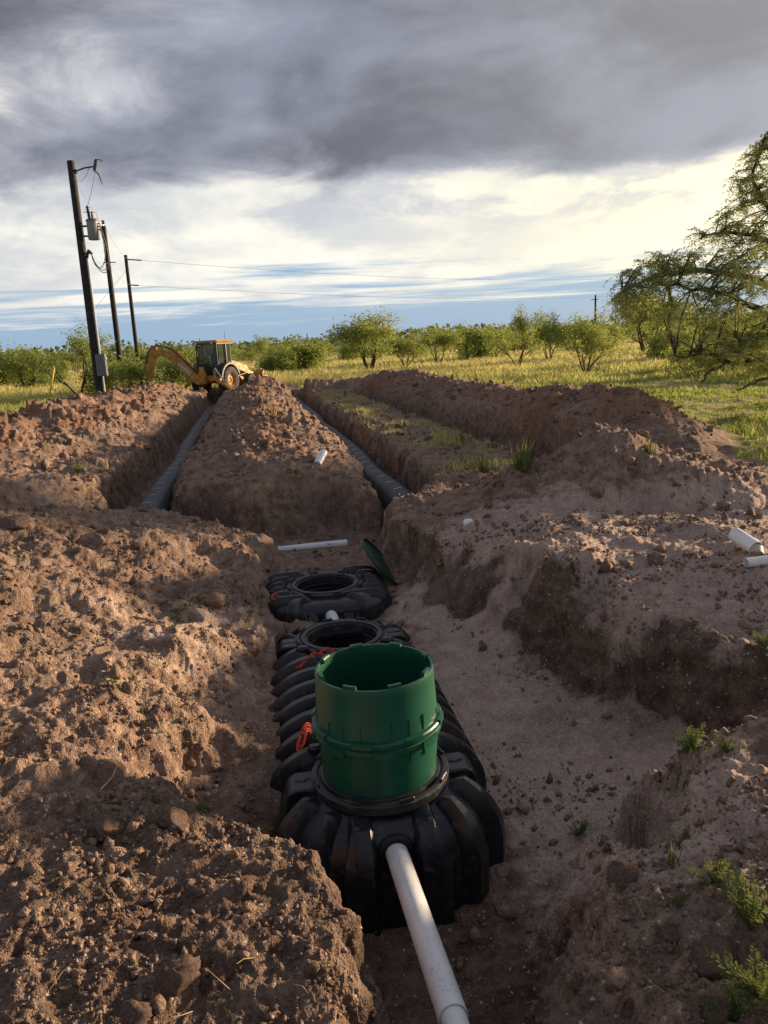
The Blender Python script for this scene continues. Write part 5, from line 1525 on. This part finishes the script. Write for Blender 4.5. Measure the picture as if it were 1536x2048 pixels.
def litter():
    K = [clod_mesh(900 + i) for i in range(6)]
    big = [(345, 1960, 120, 'largest rounded dirt clod on the front left bank'), (255, 2040, 95, 'rounded dirt clod below the largest one on the front left bank'), (400, 1785, 40, 'single round clod in the middle of the front left bank'),
           (340, 1640, 95, 'dark wide clod at the back of the front left bank'), (215, 1660, 90, 'broken dark clod beside the wide one'), (60, 1830, 70, 'tall lump of soil at the outer side of the front left bank'),
           (1245, 1765, 75, 'long brown clod lying across the front right bank'), (1345, 1870, 60, 'cracked upright slab of dry soil on the front right bank'), (1420, 1930, 120, 'big flat clod below the cracked slab'), (1440, 2030, 80, 'cracked clod beside the large leafy weed'),
           (205, 1065, 32, 'round clod on the ridge before the left trench'), (150, 1078, 30, 'smaller clod on the ridge before the left trench'), (565, 1500, 30, 'brown clod against the side of the big tank'), (550, 1420, 34, 'dark clod wedged beside the tank ribs'), (30, 1045, 60, 'blocky clod at the foot of the left spoil bank'), (630, 1104, 26, 'pale stone beside the half buried white pipe')]
    rg = random.Random(31)
    for i, (px, py, w, lb) in enumerate(big):
        x, y = gp(px, py, -.1); s = w * .5 * math.hypot(x, y) / 1547 * 1.05
        o = bpy.data.objects.new('dirt_clod', K[i % 6]); COL.objects.link(o); z = gz(x, y)
        o.location = (x, y, z - s * .10); o.scale = (s * rg.uniform(.95, 1.15), s * rg.uniform(.75, 1.0), s * rg.uniform(.7, .95)); o.rotation_euler = (rg.gauss(0, .2), rg.gauss(0, .2), rg.uniform(0, 6)); tag(o, lb, 'clod')
    # crumbs nobody could count
    rs = np.random.RandomState(12); N = 26000
    y = np.exp(rs.uniform(math.log(1.9), math.log(34), N)); x = rs.uniform(-1, 1, N) * (.52 * y + .5)
    z0, sd, sp = macro(x, y); tk = np.minimum(tank_sd(x, y, T1C, T1HL, T1HW, T1R), tank_sd(x, y, T2C, T2HL, T2HW, T2R))
    patch = fbm(x * 1.3, y * 1.3, 3, 431) + .8 * sstep(sp, .1, .4)
    k = (poly_sd(x, y, WORK) < 0) & (tk > .06) & (patch - .45 * ((sd < 0) & (x > .3)) + rs.normal(0, .3, N) > .12) & ~((sd < .05) & (y > 10.5)) & ~((np.abs(x - .02 - (y - 2.3) * .0) < .2) & (y < 3.5)); x, y = x[k], y[k]; n = len(x)
    z = ground(x, y); s = (.006 + .0022 * y) * np.exp(rs.normal(0, .6, n)) * .6; s = np.minimum(s, .10)
    ico = np.array([(0, 0, 1), (.89, 0, .45), (.28, .85, .45), (-.72, .53, .45), (-.72, -.53, .45), (.28, -.85, .45), (.72, .53, -.45), (-.28, .85, -.45), (-.89, 0, -.45), (-.28, -.85, -.45), (.72, -.53, -.45), (0, 0, -1)])
    F = np.array([(0, 1, 2), (0, 2, 3), (0, 3, 4), (0, 4, 5), (0, 5, 1), (1, 6, 2), (2, 7, 3), (3, 8, 4), (4, 9, 5), (5, 10, 1), (6, 7, 2), (7, 8, 3), (8, 9, 4), (9, 10, 5), (10, 6, 1), (11, 7, 6), (11, 8, 7), (11, 9, 8), (11, 10, 9), (11, 6, 10)])
    V = ico[None] * (1 + rs.normal(0, .34, (n, 12, 1))); V = V * (s[:, None] * rs.uniform(.6, 1.2, (n, 3)))[:, None, :]
    a = rs.uniform(0, 6.28, n); ca, sa = np.cos(a)[:, None], np.sin(a)[:, None]
    V = np.stack([V[..., 0] * ca - V[..., 1] * sa, V[..., 0] * sa + V[..., 1] * ca, V[..., 2]], -1) + np.stack([x, y, z + s * .25], 1)[:, None, :]
    Q = (F[None] + (np.arange(n) * 12)[:, None, None]).reshape(-1, 3)
    me = np_mesh('soil_crumbs', V.reshape(-1, 3), Q); me.materials.append(MAT['soil']); soil_attr(me, (.15, 0, .2, .2))
    tag(link_mesh('soil_crumbs', me, None), 'loose crumbs of brown soil scattered over banks and spoil', 'soil', kind='stuff')
    N = 26000; y = np.exp(rs.uniform(math.log(1.9), math.log(7.5), N)); x = rs.uniform(-1, 1, N) * (.52 * y + .4)
    z0, sd, sp = macro(x, y); tk = tank_sd(x, y, T1C, T1HL, T1HW, T1R)
    k = (tk > .08) & (fbm(x * 2.1, y * 2.1, 4, 441) + rs.normal(0, .12, N) - .35 * (sd < 0) > .10); x, y = x[k], y[k]; n = len(x)
    z = ground(x, y); s = np.minimum((.0028 + .0011 * y) * np.exp(rs.normal(0, .5, n)), .02)
    V = ico[None] * (1 + rs.normal(0, .36, (n, 12, 1))) * (s[:, None] * rs.uniform(.6, 1.2, (n, 3)))[:, None, :] + np.stack([x, y, z + s * .2], 1)[:, None, :]
    me = np_mesh('soil_grit', V.reshape(-1, 3), (F[None] + (np.arange(n) * 12)[:, None, None]).reshape(-1, 3)); me.materials.append(MAT['soil']); soil_attr(me, (.3, 0, 0, .25))
    tag(link_mesh('soil_grit', me, None), 'fine grit and small broken soil bits on the near banks', 'soil', kind='stuff')
    # straw and root bits
    mb = MB()
    for i in range(170):
        yy = math.exp(rg.uniform(math.log(2.0), math.log(12))); xx = rg.uniform(-1, 1) * (.5 * yy + .3)
        if poly_sd(np.array([xx]), np.array([yy]), WORK)[0] > 0 or min(tank_sd(np.array([xx]), np.array([yy]), T1C, T1HL, T1HW, T1R)[0], tank_sd(np.array([xx]), np.array([yy]), T2C, T2HL, T2HW, T2R)[0]) < .05: continue
        z = gz(xx, yy); a = rg.uniform(0, 6.28); L = rg.uniform(.03, .11) * (.6 + .15 * yy); d = Vector((math.cos(a), math.sin(a), rg.uniform(-.1, .5)))
        p = Vector((xx, yy, z + .004)); mb.tube([p, p + d * L * .5 + Vector((0, 0, .01)), p + d * L + Vector((rg.gauss(0, .01), rg.gauss(0, .01), 0))], [.0016, .0013, .0008], 4)
    tag(mb.build('straw_litter', 'straw'), 'scattered straws and root bits on the bare soil', 'straw', kind='stuff')

    def root(name, pts, r, label, mat='root'):
        P = [Vector(p) for p in pts]; o = MB().tube([p - P[0] for p in P], [r * (1 - .6 * i / (len(P) - 1)) for i in range(len(P))], 6).build(name, mat, smooth=True); o.location = P[0]; tag(o, label, 'root')

    def drape(pix, lift=.01):
        out = []
        for px, py in pix: x, y = gp(px, py, 0); out.append((x, y, gz(x, y) + lift))
        return out
    root('hanging_root', [(.02, 8.80, .02), (.0, 8.72, -.10), (-.005, 8.70, -.25), (.0, 8.69, -.42), (-.005, 8.68, -.58)], .012, 'pale root hanging straight down the corner of the pit behind the lid')
    root('dry_root', drape([(268, 1240), (300, 1246), (330, 1256), (352, 1275), (372, 1300)]), .009, 'thin dry root curving over the left slope')
    root('dry_root', drape([(290, 1290), (305, 1300), (318, 1315)]), .006, 'short dry root just below the longer curved one')
    root('dry_stick', drape([(-10, 1505), (15, 1502), (35, 1493), (52, 1484)], .015), .012, 'dark dry stick lying on the outer left slope', 'bark')
    root('dry_twig', drape([(1080, 1800), (1105, 1785), (1127, 1770)], .012), .003, 'thin pale twig at the rim of the front right bank', 'straw')
    root('dry_twig', drape([(205, 1600), (225, 1570), (238, 1545), (228, 1525)], .03), .004, 'bent straw loop sticking out of the lit left slope', 'straw')
    root('dry_stick', drape([(1355, 822), (1368, 818), (1380, 815)], .06), .02, 'small dark stick at the edge of the far right heap', 'bark')


litter()
